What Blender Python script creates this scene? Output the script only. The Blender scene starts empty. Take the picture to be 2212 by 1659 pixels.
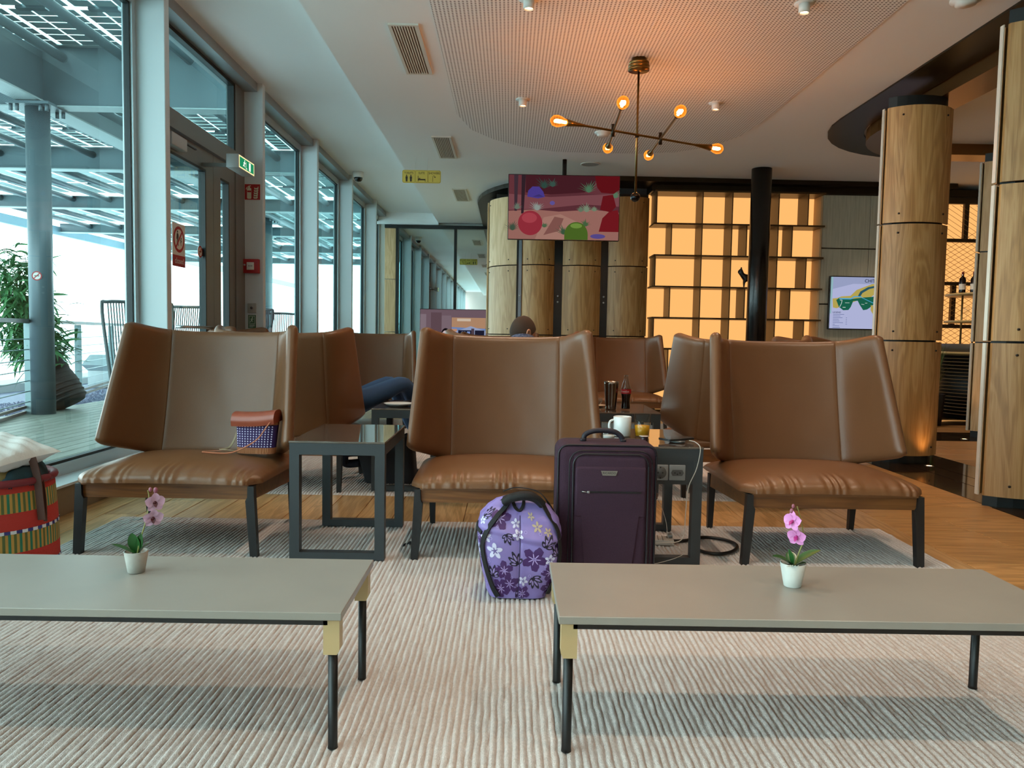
import bpy, bmesh, math, random
from math import sin, cos, pi, radians, sqrt
from mathutils import Vector, Matrix
S = bpy.context.scene
COL = S.collection
random.seed(7)

# ---------------------------------------------------------------- camera, sky, big lights, exposure
cam = bpy.data.cameras.new('camera')
camo = bpy.data.objects.new('camera', cam)
COL.objects.link(camo)
S.camera = camo
cam.sensor_fit = 'HORIZONTAL'
cam.sensor_width = 36.0
cam.lens = 36.0 * 1665.0 / 2212.0
cam.clip_start = 0.05
cam.clip_end = 2000
# seated eye height, looking along +Y, tipped 3.6 degrees down and rolled one degree
camo.matrix_world = Matrix(((0.99983945, -0.01711691, -0.00529873, 0.0),
                            (-0.00420636, 0.06323528, -0.99798978, 0.0),
                            (0.01741757, 0.99785185, 0.06315313, 1.0),
                            (0, 0, 0, 1)))

W = bpy.data.worlds.new('sky')
S.world = W
W.use_nodes = True
_bg = W.node_tree.nodes['Background']
_bg.inputs['Color'].default_value = (0.93, 0.98, 1.0, 1)
_bg.inputs['Strength'].default_value = 6.6

S.view_settings.view_transform = 'Standard'
S.view_settings.look = 'None'
S.view_settings.gamma = 1.0
S.view_settings.use_curve_mapping = False
S.view_settings.exposure = 0.46
S.cycles.max_bounces = 7
S.cycles.diffuse_bounces = 4
S.cycles.glossy_bounces = 4
S.cycles.transmission_bounces = 6
S.cycles.transparent_max_bounces = 24
S.cycles.caustics_reflective = False
S.cycles.caustics_refractive = False
S.cycles.sample_clamp_indirect = 4.0
S.cycles.use_denoising = True

SPOT_W = 58.0          # each ceiling downlight
BULB_W = 7.0           # each filament bulb
def light(name, kind, loc, watts, col, rot=None, size=0.05, parent=None, spot=None, blend=0.6, shape=None, sy=None):
    L = bpy.data.lights.new(name, kind)
    L.energy = watts
    L.color = col
    if kind in ('POINT', 'SPOT'): L.shadow_soft_size = size
    if kind == 'SPOT':
        L.spot_size = spot; L.spot_blend = blend
    if kind == 'AREA':
        L.size = size
        if sy: L.shape = 'RECTANGLE'; L.size_y = sy
    o = bpy.data.objects.new(name, L)
    o.location = loc
    if rot: o.rotation_euler = rot
    COL.objects.link(o)
    if parent: o.parent = parent
    return o

# ---------------------------------------------------------------- materials
def lin(c):
    if isinstance(c, str):
        c = tuple(int(c[i:i + 2], 16) for i in (0, 2, 4))
    return tuple(((v / 255) / 12.92 if v / 255 <= 0.04045 else (((v / 255) + 0.055) / 1.055) ** 2.4) for v in c)
_M = {}
def mat(name, col='808080', rough=0.5, metal=0.0, spec=0.5, var=None, bump=None, coat=0.0, emit=None, es=1.0, stretch=None, sheen=0.0):
    """plain surface; var=(scale, second colour, contrast); bump=(scale, strength); stretch scales the noise coordinates"""
    if name in _M: return _M[name]
    m = bpy.data.materials.new(name); m.use_nodes = True
    n = m.node_tree.nodes; l = m.node_tree.links
    b = n['Principled BSDF']
    b.inputs['Base Color'].default_value = (*lin(col), 1)
    b.inputs['Roughness'].default_value = rough
    b.inputs['Metallic'].default_value = metal
    b.inputs['Specular IOR Level'].default_value = spec
    b.inputs['Coat Weight'].default_value = coat
    if sheen: b.inputs['Sheen Weight'].default_value = sheen
    if emit:
        b.inputs['Emission Color'].default_value = (*lin(emit), 1)
        b.inputs['Emission Strength'].default_value = es
    if var or bump:
        tc = n.new('ShaderNodeTexCoord'); mp = n.new('ShaderNodeMapping')
        l.new(tc.outputs['Object'], mp.inputs['Vector'])
        if stretch: mp.inputs['Scale'].default_value = stretch
    if var:
        t = n.new('ShaderNodeTexNoise'); t.inputs['Scale'].default_value = var[0]; t.inputs['Detail'].default_value = 5
        l.new(mp.outputs['Vector'], t.inputs['Vector'])
        r = n.new('ShaderNodeValToRGB')
        k = var[2] if len(var) > 2 else 0.2
        r.color_ramp.elements[0].position = 0.5 - k; r.color_ramp.elements[1].position = 0.5 + k
        r.color_ramp.elements[0].color = (*lin(col), 1); r.color_ramp.elements[1].color = (*lin(var[1]), 1)
        l.new(t.outputs['Fac'], r.inputs['Fac']); l.new(r.outputs['Color'], b.inputs['Base Color'])
    if bump:
        t2 = n.new('ShaderNodeTexNoise'); t2.inputs['Scale'].default_value = bump[0]; t2.inputs['Detail'].default_value = 4
        l.new(mp.outputs['Vector'], t2.inputs['Vector'])
        bp = n.new('ShaderNodeBump'); bp.inputs['Strength'].default_value = bump[1]; bp.inputs['Distance'].default_value = 0.004
        l.new(t2.outputs['Fac'], bp.inputs['Height']); l.new(bp.outputs['Normal'], b.inputs['Normal'])
    _M[name] = m
    return m
def wood(name, c1, c2, c3, axis='Z', rough=0.45, scale=1.0, coat=0.0):
    if name in _M: return _M[name]
    m = bpy.data.materials.new(name); m.use_nodes = True
    n = m.node_tree.nodes; l = m.node_tree.links
    b = n['Principled BSDF']; b.inputs['Roughness'].default_value = rough; b.inputs['Coat Weight'].default_value = coat
    tc = n.new('ShaderNodeTexCoord'); oi = n.new('ShaderNodeObjectInfo')
    ad = n.new('ShaderNodeVectorMath'); ad.operation = 'ADD'
    ml = n.new('ShaderNodeMath'); ml.operation = 'MULTIPLY'; ml.inputs[1].default_value = 37.0
    l.new(oi.outputs['Random'], ml.inputs[0])
    l.new(tc.outputs['Object'], ad.inputs[0]); l.new(ml.outputs[0], ad.inputs[1])
    mp = n.new('ShaderNodeMapping'); l.new(ad.outputs[0], mp.inputs['Vector'])
    s = [9.0 * scale] * 3; s['XYZ'.index(axis)] = 0.9 * scale
    mp.inputs['Scale'].default_value = s
    t = n.new('ShaderNodeTexNoise'); t.inputs['Scale'].default_value = 1.0; t.inputs['Detail'].default_value = 3; t.inputs['Distortion'].default_value = 1.2
    l.new(mp.outputs['Vector'], t.inputs['Vector'])
    wv = n.new('ShaderNodeMath'); wv.operation = 'MULTIPLY'; wv.inputs[1].default_value = 34.0
    l.new(t.outputs['Fac'], wv.inputs[0])
    sn = n.new('ShaderNodeMath'); sn.operation = 'SINE'; l.new(wv.outputs[0], sn.inputs[0])
    mp2 = n.new('ShaderNodeMapping'); l.new(ad.outputs[0], mp2.inputs['Vector'])
    s2 = [160.0 * scale] * 3; s2['XYZ'.index(axis)] = 5.0 * scale
    mp2.inputs['Scale'].default_value = s2
    t2 = n.new('ShaderNodeTexNoise'); t2.inputs['Scale'].default_value = 1.0; t2.inputs['Detail'].default_value = 2
    l.new(mp2.outputs['Vector'], t2.inputs['Vector'])
    a1 = n.new('ShaderNodeMath'); a1.operation = 'MULTIPLY_ADD'; a1.inputs[1].default_value = 0.14; a1.inputs[2].default_value = 0.25
    l.new(sn.outputs[0], a1.inputs[0])
    a2 = n.new('ShaderNodeMath'); a2.operation = 'MULTIPLY_ADD'; a2.inputs[1].default_value = 0.5
    l.new(t2.outputs['Fac'], a2.inputs[0]); l.new(a1.outputs[0], a2.inputs[2])
    r = n.new('ShaderNodeValToRGB')
    r.color_ramp.elements[0].position = 0.2; r.color_ramp.elements[1].position = 0.8
    r.color_ramp.elements[0].color = (*lin(c1), 1); r.color_ramp.elements[1].color = (*lin(c3), 1)
    e = r.color_ramp.elements.new(0.5); e.color = (*lin(c2), 1)
    l.new(a2.outputs[0], r.inputs['Fac'])
    hv = n.new('ShaderNodeHueSaturation'); v = n.new('ShaderNodeMath'); v.operation = 'MULTIPLY_ADD'
    v.inputs[1].default_value = 0.32; v.inputs[2].default_value = 0.84
    l.new(oi.outputs['Random'], v.inputs[0]); l.new(v.outputs[0], hv.inputs['Value'])
    l.new(r.outputs['Color'], hv.inputs['Color']); l.new(hv.outputs['Color'], b.inputs['Base Color'])
    bp = n.new('ShaderNodeBump'); bp.inputs['Strength'].default_value = 0.12; bp.inputs['Distance'].default_value = 0.002
    l.new(a2.outputs[0], bp.inputs['Height']); l.new(bp.outputs['Normal'], b.inputs['Normal'])
    _M[name] = m
    return m
def glow(name, col, s=1.0):
    if name in _M: return _M[name]
    m = bpy.data.materials.new(name); m.use_nodes = True
    n = m.node_tree.nodes; n.clear()
    e = n.new('ShaderNodeEmission'); o = n.new('ShaderNodeOutputMaterial')
    e.inputs['Color'].default_value = (*lin(col), 1); e.inputs['Strength'].default_value = s
    m.node_tree.links.new(e.outputs[0], o.inputs[0])
    _M[name] = m
    return m
def clear(name, tint='ffffff', refl=1.0, ior=1.45, rough=0.0, edge=None):
    """thin glass: tinted transparency plus fresnel reflection"""
    if name in _M: return _M[name]
    m = bpy.data.materials.new(name); m.use_nodes = True
    n = m.node_tree.nodes; l = m.node_tree.links; n.clear()
    t = n.new('ShaderNodeBsdfTransparent'); t.inputs['Color'].default_value = (*lin(tint), 1)
    g = n.new('ShaderNodeBsdfGlossy'); g.inputs['Roughness'].default_value = rough
    f = n.new('ShaderNodeFresnel'); f.inputs['IOR'].default_value = ior
    k = n.new('ShaderNodeMath'); k.operation = 'MULTIPLY'; k.inputs[1].default_value = refl
    x = n.new('ShaderNodeMixShader'); o = n.new('ShaderNodeOutputMaterial')
    if edge:                                               # seen at a slant the sheet is thicker and its tint deeper
        lw = n.new('ShaderNodeLayerWeight'); lw.inputs['Blend'].default_value = 0.5
        pw_ = n.new('ShaderNodeMath'); pw_.operation = 'POWER'; pw_.inputs[1].default_value = 3.2
        mc = n.new('ShaderNodeMix'); mc.data_type = 'RGBA'; mc.inputs[6].default_value = (*lin(tint), 1); mc.inputs[7].default_value = (*lin(edge), 1)
        l.new(lw.outputs['Facing'], pw_.inputs[0]); l.new(pw_.outputs[0], mc.inputs[0]); l.new(mc.outputs[2], t.inputs['Color'])
    ge = n.new('ShaderNodeNewGeometry'); iv = n.new('ShaderNodeMath'); iv.operation = 'SUBTRACT'; iv.inputs[0].default_value = 1.0
    l.new(ge.outputs['Backfacing'], iv.inputs[1])          # one reflection per sheet: front faces only
    k2 = n.new('ShaderNodeMath'); k2.operation = 'MULTIPLY'
    l.new(f.outputs[0], k.inputs[0]); l.new(k.outputs[0], k2.inputs[0]); l.new(iv.outputs[0], k2.inputs[1]); l.new(k2.outputs[0], x.inputs['Fac'])
    l.new(t.outputs[0], x.inputs[1]); l.new(g.outputs[0], x.inputs[2]); l.new(x.outputs[0], o.inputs[0])
    _M[name] = m
    return m

# ---------------------------------------------------------------- mesh helpers
class MB:
    """collects shapes; build() links them as one mesh object"""
    def __init__(s): s.v = []; s.f = []; s.m = []; s.sm = []; s.T = None; s.mi = 0
    def add(s, vs, fs, smooth=False):
        k = len(s.v)
        if s.T is not None: vs = [tuple(s.T @ Vector(p)) for p in vs]
        s.v += [tuple(p) for p in vs]
        for f in fs:
            s.f.append([i + k for i in f]); s.m.append(s.mi); s.sm.append(smooth)
        return s
    def box(s, x0, y0, z0, x1, y1, z1):
        if x0 > x1: x0, x1 = x1, x0
        if y0 > y1: y0, y1 = y1, y0
        if z0 > z1: z0, z1 = z1, z0
        v = [(x0, y0, z0), (x1, y0, z0), (x1, y1, z0), (x0, y1, z0), (x0, y0, z1), (x1, y0, z1), (x1, y1, z1), (x0, y1, z1)]
        return s.add(v, [(0, 3, 2, 1), (4, 5, 6, 7), (0, 1, 5, 4), (1, 2, 6, 5), (2, 3, 7, 6), (3, 0, 4, 7)])
    def rbox(s, x0, y0, z0, x1, y1, z1, r=0.005, seg=2):
        bm = bmesh.new()
        bmesh.ops.create_cube(bm, size=1.0)
        for q in bm.verts:
            q.co = Vector(((x0 + x1) / 2 + q.co.x * (x1 - x0), (y0 + y1) / 2 + q.co.y * (y1 - y0), (z0 + z1) / 2 + q.co.z * (z1 - z0)))
        bmesh.ops.bevel(bm, geom=bm.edges[:], offset=min(r, 0.49 * min(abs(x1 - x0), abs(y1 - y0), abs(z1 - z0))), segments=seg, profile=0.5, affect='EDGES')
        return s.bm(bm, seg > 1)
    def bm(s, bm, smooth=True):
        bm.verts.index_update()
        s.add([q.co[:] for q in bm.verts], [[q.index for q in f.verts] for f in bm.faces], smooth)
        bm.free(); return s
    def prism(s, pts, a, b, axis='Z'):
        """polygon swept along an axis from a to b; pts are the other two coordinates in XYZ order"""
        n = len(pts)
        def P(p, t): return (p[0], p[1], t) if axis == 'Z' else (p[0], t, p[1]) if axis == 'Y' else (t, p[0], p[1])
        v = [P(p, a) for p in pts] + [P(p, b) for p in pts]
        f = [list(range(n))[::-1], list(range(n, 2 * n))] + [(i, (i + 1) % n, n + (i + 1) % n, n + i) for i in range(n)]
        return s.add(v, f)
    def tube(s, path, r, seg=8, cap=True, flat=None):
        """round (or flat=(w,t) strap) bar along a path; r may be a list"""
        path = [Vector(p) for p in path]; n = len(path)
        rs = r if isinstance(r, (list, tuple)) else [r] * n
        v = []; up = None
        for i, p in enumerate(path):
            d = (path[min(i + 1, n - 1)] - path[max(i - 1, 0)])
            d = d.normalized() if d.length > 1e-9 else Vector((0, 0, 1))
            if up is None:
                up = Vector((0, 0, 1)) if abs(d.z) < 0.9 else Vector((0, 1, 0))
            a = d.cross(up)
            a = a.normalized() if a.length > 1e-6 else d.orthogonal().normalized()
            up = a.cross(d).normalized()
            for k in range(seg):
                t = 2 * pi * k / seg + (pi / 4 if flat else 0)
                if flat: v.append(p + a * flat[0] / 2 * (1 if cos(t) > 0 else -1) + up * flat[1] / 2 * (1 if sin(t) > 0 else -1))
                else: v.append(p + a * cos(t) * rs[i] + up * sin(t) * rs[i])
        f = [(i * seg + k, i * seg + (k + 1) % seg, (i + 1) * seg + (k + 1) % seg, (i + 1) * seg + k) for i in range(n - 1) for k in range(seg)]
        if cap: f += [list(range(seg))[::-1], list(range((n - 1) * seg, n * seg))]
        return s.add(v, f, flat is None)
    def strap(s, path, w, t): return s.tube(path, 1, 4, True, (w, t))
    def lathe(s, prof, seg=24, c=(0, 0, 0), close=False, arc=2 * pi, cap=True):
        """profile of (radius, height) turned about a vertical axis"""
        v = []; n = len(prof)
        for r, z in prof:
            for k in range(seg): v.append((c[0] + r * cos(arc * k / seg), c[1] + r * sin(arc * k / seg), c[2] + z))
        f = []
        for i in range(n - 1 if not close else n):
            j = (i + 1) % n
            for k in range(seg): f.append((i * seg + k, i * seg + (k + 1) % seg, j * seg + (k + 1) % seg, j * seg + k))
        if not close and cap:
            if prof[0][0] > 1e-6 and abs(prof[0][1] - prof[1][1]) > 1e-7: f.append(list(range(seg))[::-1])
            if prof[-1][0] > 1e-6 and abs(prof[-1][1] - prof[-2][1]) > 1e-7: f.append(list(range((n - 1) * seg, n * seg)))
        return s.add(v, f, True)
    def grid(s, fn, nu, nv, smooth=True, wrap=False):
        v = [fn(i / nu, j / nv) for j in range(nv + 1) for i in range(nu + (0 if wrap else 1))]
        w = nu if wrap else nu + 1
        f = [(j * w + i, j * w + (i + 1) % w, (j + 1) * w + (i + 1) % w, (j + 1) * w + i) for j in range(nv) for i in range(nu)]
        return s.add(v, f, smooth)
    def ball(s, c, r, seg=16, rings=10):
        rr = r if isinstance(r, (tuple, list)) else (r, r, r)
        prof = [(sin(pi * i / rings), -cos(pi * i / rings)) for i in range(rings + 1)]
        v = []; f = []
        v = [(c[0] + rr[0] * p * cos(2 * pi * k / seg), c[1] + rr[1] * p * sin(2 * pi * k / seg), c[2] + rr[2] * z) for p, z in prof for k in range(seg)]
        f = [(i * seg + k, i * seg + (k + 1) % seg, (i + 1) * seg + (k + 1) % seg, (i + 1) * seg + k) for i in range(rings) for k in range(seg)]
        return s.add(v, f, True)
    def mesh(s, name, mats):
        me = bpy.data.meshes.new(name)
        me.from_pydata(s.v, [], s.f)
        for m in (mats if isinstance(mats, (list, tuple)) else [mats]): me.materials.append(m)
        me.polygons.foreach_set('material_index', s.m)
        me.polygons.foreach_set('use_smooth', s.sm)
        me.update()
        return me
    def build(s, name, mats, parent=None, loc=None, rot=None):
        return put(name, s.mesh(name, mats), parent, loc, rot)
def put(name, me, parent=None, loc=None, rot=None):
    o = bpy.data.objects.new(name, me); COL.objects.link(o)
    if parent is not None: o.parent = parent
    if loc is not None: o.location = loc
    if rot is not None: o.rotation_euler = rot
    return o
def thing(name, label, cat, loc=(0, 0, 0), rz=0.0, group=None, kind=None):
    o = bpy.data.objects.new(name, None); COL.objects.link(o)
    o.location = loc; o.rotation_euler = (0, 0, rz); o.empty_display_size = 0.1
    o['label'] = label
    if cat: o['category'] = cat
    if group: o['group'] = group
    if kind: o['kind'] = kind
    return o
def tag(o, label, cat, group=None, kind=None):
    o['label'] = label
    if cat: o['category'] = cat
    if group: o['group'] = group
    if kind: o['kind'] = kind
    return o
def structure(o, label=None):
    o['kind'] = 'structure'
    if label: o['label'] = label
    return o
def lab(o, s): o['label'] = s; return o
def stuff(o): o['kind'] = 'stuff'; return o
def dup(o, loc=None, rz=None, label=None, parent=None):
    c = o.copy(); COL.objects.link(c)
    if parent is not None: c.parent = parent
    if loc is not None: c.location = loc
    if rz is not None: c.rotation_euler = (0, 0, rz)
    if label: c['label'] = label
    for ch in list(o.children): dup(ch, parent=c)
    return c
_txt = {}
def text_mesh(s, size=1.0, bold=0.0, shear=0.0, sx=1.0):
    k = (s, size, bold, shear, sx)
    if k in _txt: return _txt[k]
    cu = bpy.data.curves.new('lettering', 'FONT'); cu.body = s; cu.size = size
    cu.align_x = 'CENTER'; cu.align_y = 'CENTER'; cu.offset = bold; cu.shear = shear
    cu.resolution_u = 3
    o = bpy.data.objects.new('lettering', cu); COL.objects.link(o)
    bpy.context.view_layer.update()
    me = bpy.data.meshes.new_from_object(o.evaluated_get(bpy.context.evaluated_depsgraph_get()))
    bpy.data.objects.remove(o); bpy.data.curves.remove(cu)
    vs = [(p.co.x * sx, p.co.y) for p in me.vertices]; fs = [list(p.vertices) for p in me.polygons]
    bpy.data.meshes.remove(me)
    _txt[k] = (vs, fs)
    return vs, fs
def circ(cx, cy, r, n=24, ry=None, a0=0.0, a1=2 * pi):
    ry = r if ry is None else ry
    full = abs(a1 - a0 - 2 * pi) < 1e-6
    return [(cx + r * cos(a0 + (a1 - a0) * i / (n if full else n - 1)), cy + ry * sin(a0 + (a1 - a0) * i / (n if full else n - 1))) for i in range(n)]
def rrect(x0, y0, x1, y1, r, n=5):
    p = []
    for cx, cy, a in ((x1 - r, y1 - r, 0), (x0 + r, y1 - r, pi / 2), (x0 + r, y0 + r, pi), (x1 - r, y0 + r, 3 * pi / 2)):
        p += [(cx + r * cos(a + pi / 2 * i / n), cy + r * sin(a + pi / 2 * i / n)) for i in range(n + 1)]
    return p
def bar2(a, b, w):
    dx, dy = b[0] - a[0], b[1] - a[1]; L = sqrt(dx * dx + dy * dy) or 1
    nx, ny = -dy / L * w / 2, dx / L * w / 2
    return [(a[0] + nx, a[1] + ny), (a[0] - nx, a[1] - ny), (b[0] - nx, b[1] - ny), (b[0] + nx, b[1] + ny)]
class Print:
    """flat print: coloured polygons and lettering laid over each other on a plane (units are metres on that plane)"""
    def __init__(s, o, right, up, lit=None):
        s.o = Vector(o); s.r = Vector(right).normalized(); s.u = Vector(up).normalized(); s.n = s.r.cross(s.u)
        s.mb = MB(); s.mats = []; s.k = 0; s.lit = lit
    def _m(s, col):
        m = glow('screen_' + col, col, s.lit) if s.lit else mat('print_' + col, col, 0.6)
        if m not in s.mats: s.mats.append(m)
        s.mb.mi = s.mats.index(m)
    def P(s, x, y): return s.o + s.r * x + s.u * y + s.n * (0.0006 + 0.00025 * s.k)
    def poly(s, col, pts):
        s._m(col); s.k += 1
        s.mb.add([s.P(*p) for p in pts], [list(range(len(pts)))]); return s
    def polys(s, col, lst):
        s._m(col); s.k += 1
        for pts in lst: s.mb.add([s.P(*p) for p in pts], [list(range(len(pts)))])
        return s
    def text(s, col, t, x, y, size, bold=0.0, shear=0.0, sx=1.0):
        s._m(col); s.k += 1
        vs, fs = text_mesh(t, 1.0, bold, shear, sx)
        s.mb.add([s.P(x + a * size, y + b * size) for a, b in vs], fs); return s
    def build(s, name, parent=None): return s.mb.build(name, s.mats, parent)
def bez(a, b, c, t):
    return tuple((1 - t) ** 2 * p + 2 * t * (1 - t) * q + t * t * r for p, q, r in zip(a, b, c))
def smoothpath(pts, n=6):
    """Catmull-Rom through the points"""
    P = [Vector(p) for p in pts]; out = []
    for i in range(len(P) - 1):
        p0, p1, p2, p3 = P[max(i - 1, 0)], P[i], P[i + 1], P[min(i + 2, len(P) - 1)]
        for k in range(n):
            t = k / n
            out.append(0.5 * ((2 * p1) + (p2 - p0) * t + (2 * p0 - 5 * p1 + 4 * p2 - p3) * t * t + (3 * p1 - p0 - 3 * p2 + p3) * t ** 3))
    return out + [P[-1]]
# ================================================================ materials of the place
WHITE = mat('ceiling_paint', 'e8e8e7', 0.8, bump=(220, 0.05))
WHITE2 = mat('recess_paint', 'ebeded', 0.75)
POST = mat('post_paint', 'c9cfd2', 0.42, spec=0.5)
GREYM = mat('grey_aluminium', '8f9496', 0.4, metal=0.3)
DOORM = mat('taupe_aluminium', '73726f', 0.42, metal=0.2)
DARKG = mat('dark_gasket', '16191b', 0.5)
BLACK = mat('black_metal', '0c0d0e', 0.42)
BRONZE = mat('dark_bronze', '241c10', 0.38, metal=0.5, spec=0.5)
COPPER = mat('copper_bronze', '7a5532', 0.32, metal=0.8)
PANE = clear('window_glass', 'e6f3f3', 1.0, 1.5, 0.0, '7cc6ca')
OAK = wood('oak_floor', '94703f', 'b98d5c', 'cfa673', 'Y', 0.38, 1.0)
OAKX = wood('oak_floor_cross', '8f6a3c', 'b2834f', 'c89a62', 'X', 0.36, 1.0)
CLAD = wood('oak_cladding', '956a3c', 'b4854f', 'cba06c', 'Z', 0.45, 0.8)
CLADP = wood('pale_oak', 'b48c60', 'cca678', 'dcb98e', 'Z', 0.5, 0.8)
TILE = mat('dark_polished_tile', '2b2018', 0.07, var=(3, '3a2c20', 0.2))
BULB = glow('filament_glow', 'ffb060', 38.0)
LAMPLENS = glow('downlight_lens', 'ffd0a0', 22.0)
BACKLIT = glow('backlit_sheet', 'ffb86c', 0.78)

# ================================================================ floor
fl = thing('floor', 'oak plank floor with dark polished tile strips', None, kind='structure')
MB().box(-2.5, -12, -0.12, 9, 14.9, -0.02).build('subfloor', mat('screed', '4a3a28', 0.9), fl)
_pl = {}
def plank(w, L, m, axis):
    k = (round(w, 4), round(L, 3), axis)
    if k not in _pl:
        b = MB(); b.rbox(0.0016, 0.0016, -0.02, (w if axis == 'Y' else L) - 0.0016, (L if axis == 'Y' else w) - 0.0016, 0.0, 0.0022, 1)
        _pl[k] = b.mesh('plank', m)
    return _pl[k]
def planks(x0, x1, y0, y1, w, L, axis, m, seed):
    rnd = random.Random(seed)
    a0, a1, b0, b1 = (x0, x1, y0, y1) if axis == 'Y' else (y0, y1, x0, x1)
    n = max(1, round((a1 - a0) / w)); w = (a1 - a0) / n
    for i in range(n):
        b = b0 - rnd.random() * L
        while b < b1 - 0.02:
            s, e = max(b, b0), min(b + L, b1)
            if e - s > 0.04:
                a = a0 + i * w
                put('plank', plank(w, e - s, m, axis), fl, (a, s, 0) if axis == 'Y' else (s, a, 0))
            b += L
planks(-2.36, 2.10, 3.2, 8.2, 0.1940, 2.0, 'Y', OAK, 3)
planks(2.10, 2.98, -0.5, 10.4, 0.30, 0.88, 'X', OAKX, 5)
planks(3.80, 9.0, 5.0, 7.80, 0.30, 1.6, 'X', OAKX, 6)
planks(3.80, 9.0, 8.55, 9.30, 0.25, 1.6, 'X', OAKX, 8)
b = MB()
b.box(-2.36, -12, -0.02, 2.10, 3.2, 0); b.box(-2.36, 8.2, -0.02, 2.10, 14.9, 0); b.box(2.10, -12, -0.02, 2.98, -0.5, 0); b.box(2.1, 10.4, -0.02, 2.98, 14.9, 0)
b.box(3.8, -12, -0.02, 9, 5.0, 0)
b.build('floorboards', OAK, fl)
for x0, x1, y0, y1 in ((2.98, 3.27, -12, 10.4), (3.275, 3.465, -12, 10.4), (3.47, 3.8, -12, 10.4), (3.8, 9.0, 7.80, 8.55), (3.8, 9, 9.30, 10.4)):
    MB().box(x0 + .002, y0 + .002, -0.02, x1 - .002, y1 - .002, 0.0005).build('tile', TILE, fl)

# ================================================================ ceiling
ce = thing('ceiling', 'pale plaster ceiling with a raised strip along the windows', None, kind='structure')
MB().box(-1.37, -12, 3.1, 9, 14.9, 3.4).build('main_slab', WHITE, ce)
MB().box(-2.6, -12, 3.28, -1.37, 14.9, 3.4).build('recess_slab', WHITE2, ce)
MB().box(-2.6, 14.78, 3.06, -1.37, 14.9, 3.28).build('recess_end', WHITE2, ce)
# perforated acoustic sheet: the dots are small print on it
pm = bpy.data.materials.new('perforated_plaster'); pm.use_nodes = True
_n = pm.node_tree.nodes; _l = pm.node_tree.links
_tc = _n.new('ShaderNodeTexCoord'); _vm = _n.new('ShaderNodeVectorMath'); _vm.operation = 'SCALE'; _vm.inputs['Scale'].default_value = 1 / 0.026
_l.new(_tc.outputs['Object'], _vm.inputs[0])
_fr = _n.new('ShaderNodeVectorMath'); _fr.operation = 'FRACTION'; _l.new(_vm.outputs[0], _fr.inputs[0])
_sb = _n.new('ShaderNodeVectorMath'); _sb.operation = 'SUBTRACT'; _sb.inputs[1].default_value = (0.5, 0.5, 0)
_l.new(_fr.outputs[0], _sb.inputs[0])
_mu = _n.new('ShaderNodeVectorMath'); _mu.operation = 'MULTIPLY'; _mu.inputs[1].default_value = (1, 1, 0); _l.new(_sb.outputs[0], _mu.inputs[0])
_ln = _n.new('ShaderNodeVectorMath'); _ln.operation = 'LENGTH'; _l.new(_mu.outputs[0], _ln.inputs[0])
_lt = _n.new('ShaderNodeMath'); _lt.operation = 'LESS_THAN'; _lt.inputs[1].default_value = 0.26; _l.new(_ln.outputs['Value'], _lt.inputs[0])
_mx = _n.new('ShaderNodeMix'); _mx.data_type = 'RGBA'; _mx.inputs[6].default_value = (*lin('e8e8e7'), 1); _mx.inputs[7].default_value = (*lin('6b6664'), 1)
_l.new(_lt.outputs[0], _mx.inputs[0]); _l.new(_mx.outputs[2], _n['Principled BSDF'].inputs['Base Color']); _n['Principled BSDF'].inputs['Roughness'].default_value = 0.8
pp = [(-0.55, -3.0), (2.42, -3.0), (2.42, 7.5), (2.36, 8.1), (2.18, 8.55), (1.85, 8.85), (1.4, 8.95), (0.5, 8.93), (0.1, 8.72), (-0.2, 8.42), (-0.42, 8.05), (-0.53, 7.5)]
MB().prism(pp, 3.094, 3.1).build('perforated_sheet', pm, ce)
for x in (0.93,): MB().box(x, -3, 3.0925, x + 0.012, 8.93, 3.094).build('joint_strip', WHITE, ce)

# dark soffit round the panelled core and over the shelf wall
so = [(-0.52, 14.9), (-0.52, 12.2)] + [bez((-0.52, 12.2), (-0.45, 10.9), (0.45, 10.42), t / 8) for t in range(1, 9)] + [(1.42, 10.2), (5.9, 10.3), (5.9, 10.9), (2.0, 10.9), (2.0, 14.9)]
structure(MB().prism(so, 3.04, 3.098).build('trim_1', BRONZE), 'dark bronze soffit panel over the core and shelf wall')
structure(MB().box(1.88, 10.42, 2.955, 7.5, 10.9, 3.04).build('trim_2', BRONZE), 'dark bulkhead above the lit shelves')
# oval ring on the right: flat dark band, then a copper drop beam inside it
def ring_path(off):
    r = 1.5 - off
    p = [(3.1 + off, -8.0), (3.1 + off, 7.42)]
    cx, cy = 4.6, 7.42
    p += [(cx - r * cos(a * pi / 2 / 10), cy + r * sin(a * pi / 2 / 10)) for a in range(1, 11)]
    return p + [(9.0, 8.92 - off)]
def band(off0, off1, z0, z1):
    b = MB(); A = ring_path(off0); B = ring_path(off1); n = len(A)
    v = [(x, y, z0) for x, y in A] + [(x, y, z0) for x, y in B] + [(x, y, z1) for x, y in A] + [(x, y, z1) for x, y in B]
    f = []
    for i in range(n - 1):
        f += [(i, n + i, n + i + 1, i + 1), (2 * n + i, 2 * n + i + 1, 3 * n + i + 1, 3 * n + i), (i, i + 1, 2 * n + i + 1, 2 * n + i), (n + i, 3 * n + i, 3 * n + i + 1, n + i + 1)]
    return b.add(v, f)
structure(band(0, 0.34, 3.085, 3.1).build('trim_3', BRONZE), 'flat dark bronze oval band on the ceiling above the columns')
structure(band(0.36, 0.66, 2.985, 3.1).build('trim_4', COPPER), 'copper coloured drop beam inside the oval ceiling band')

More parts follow.
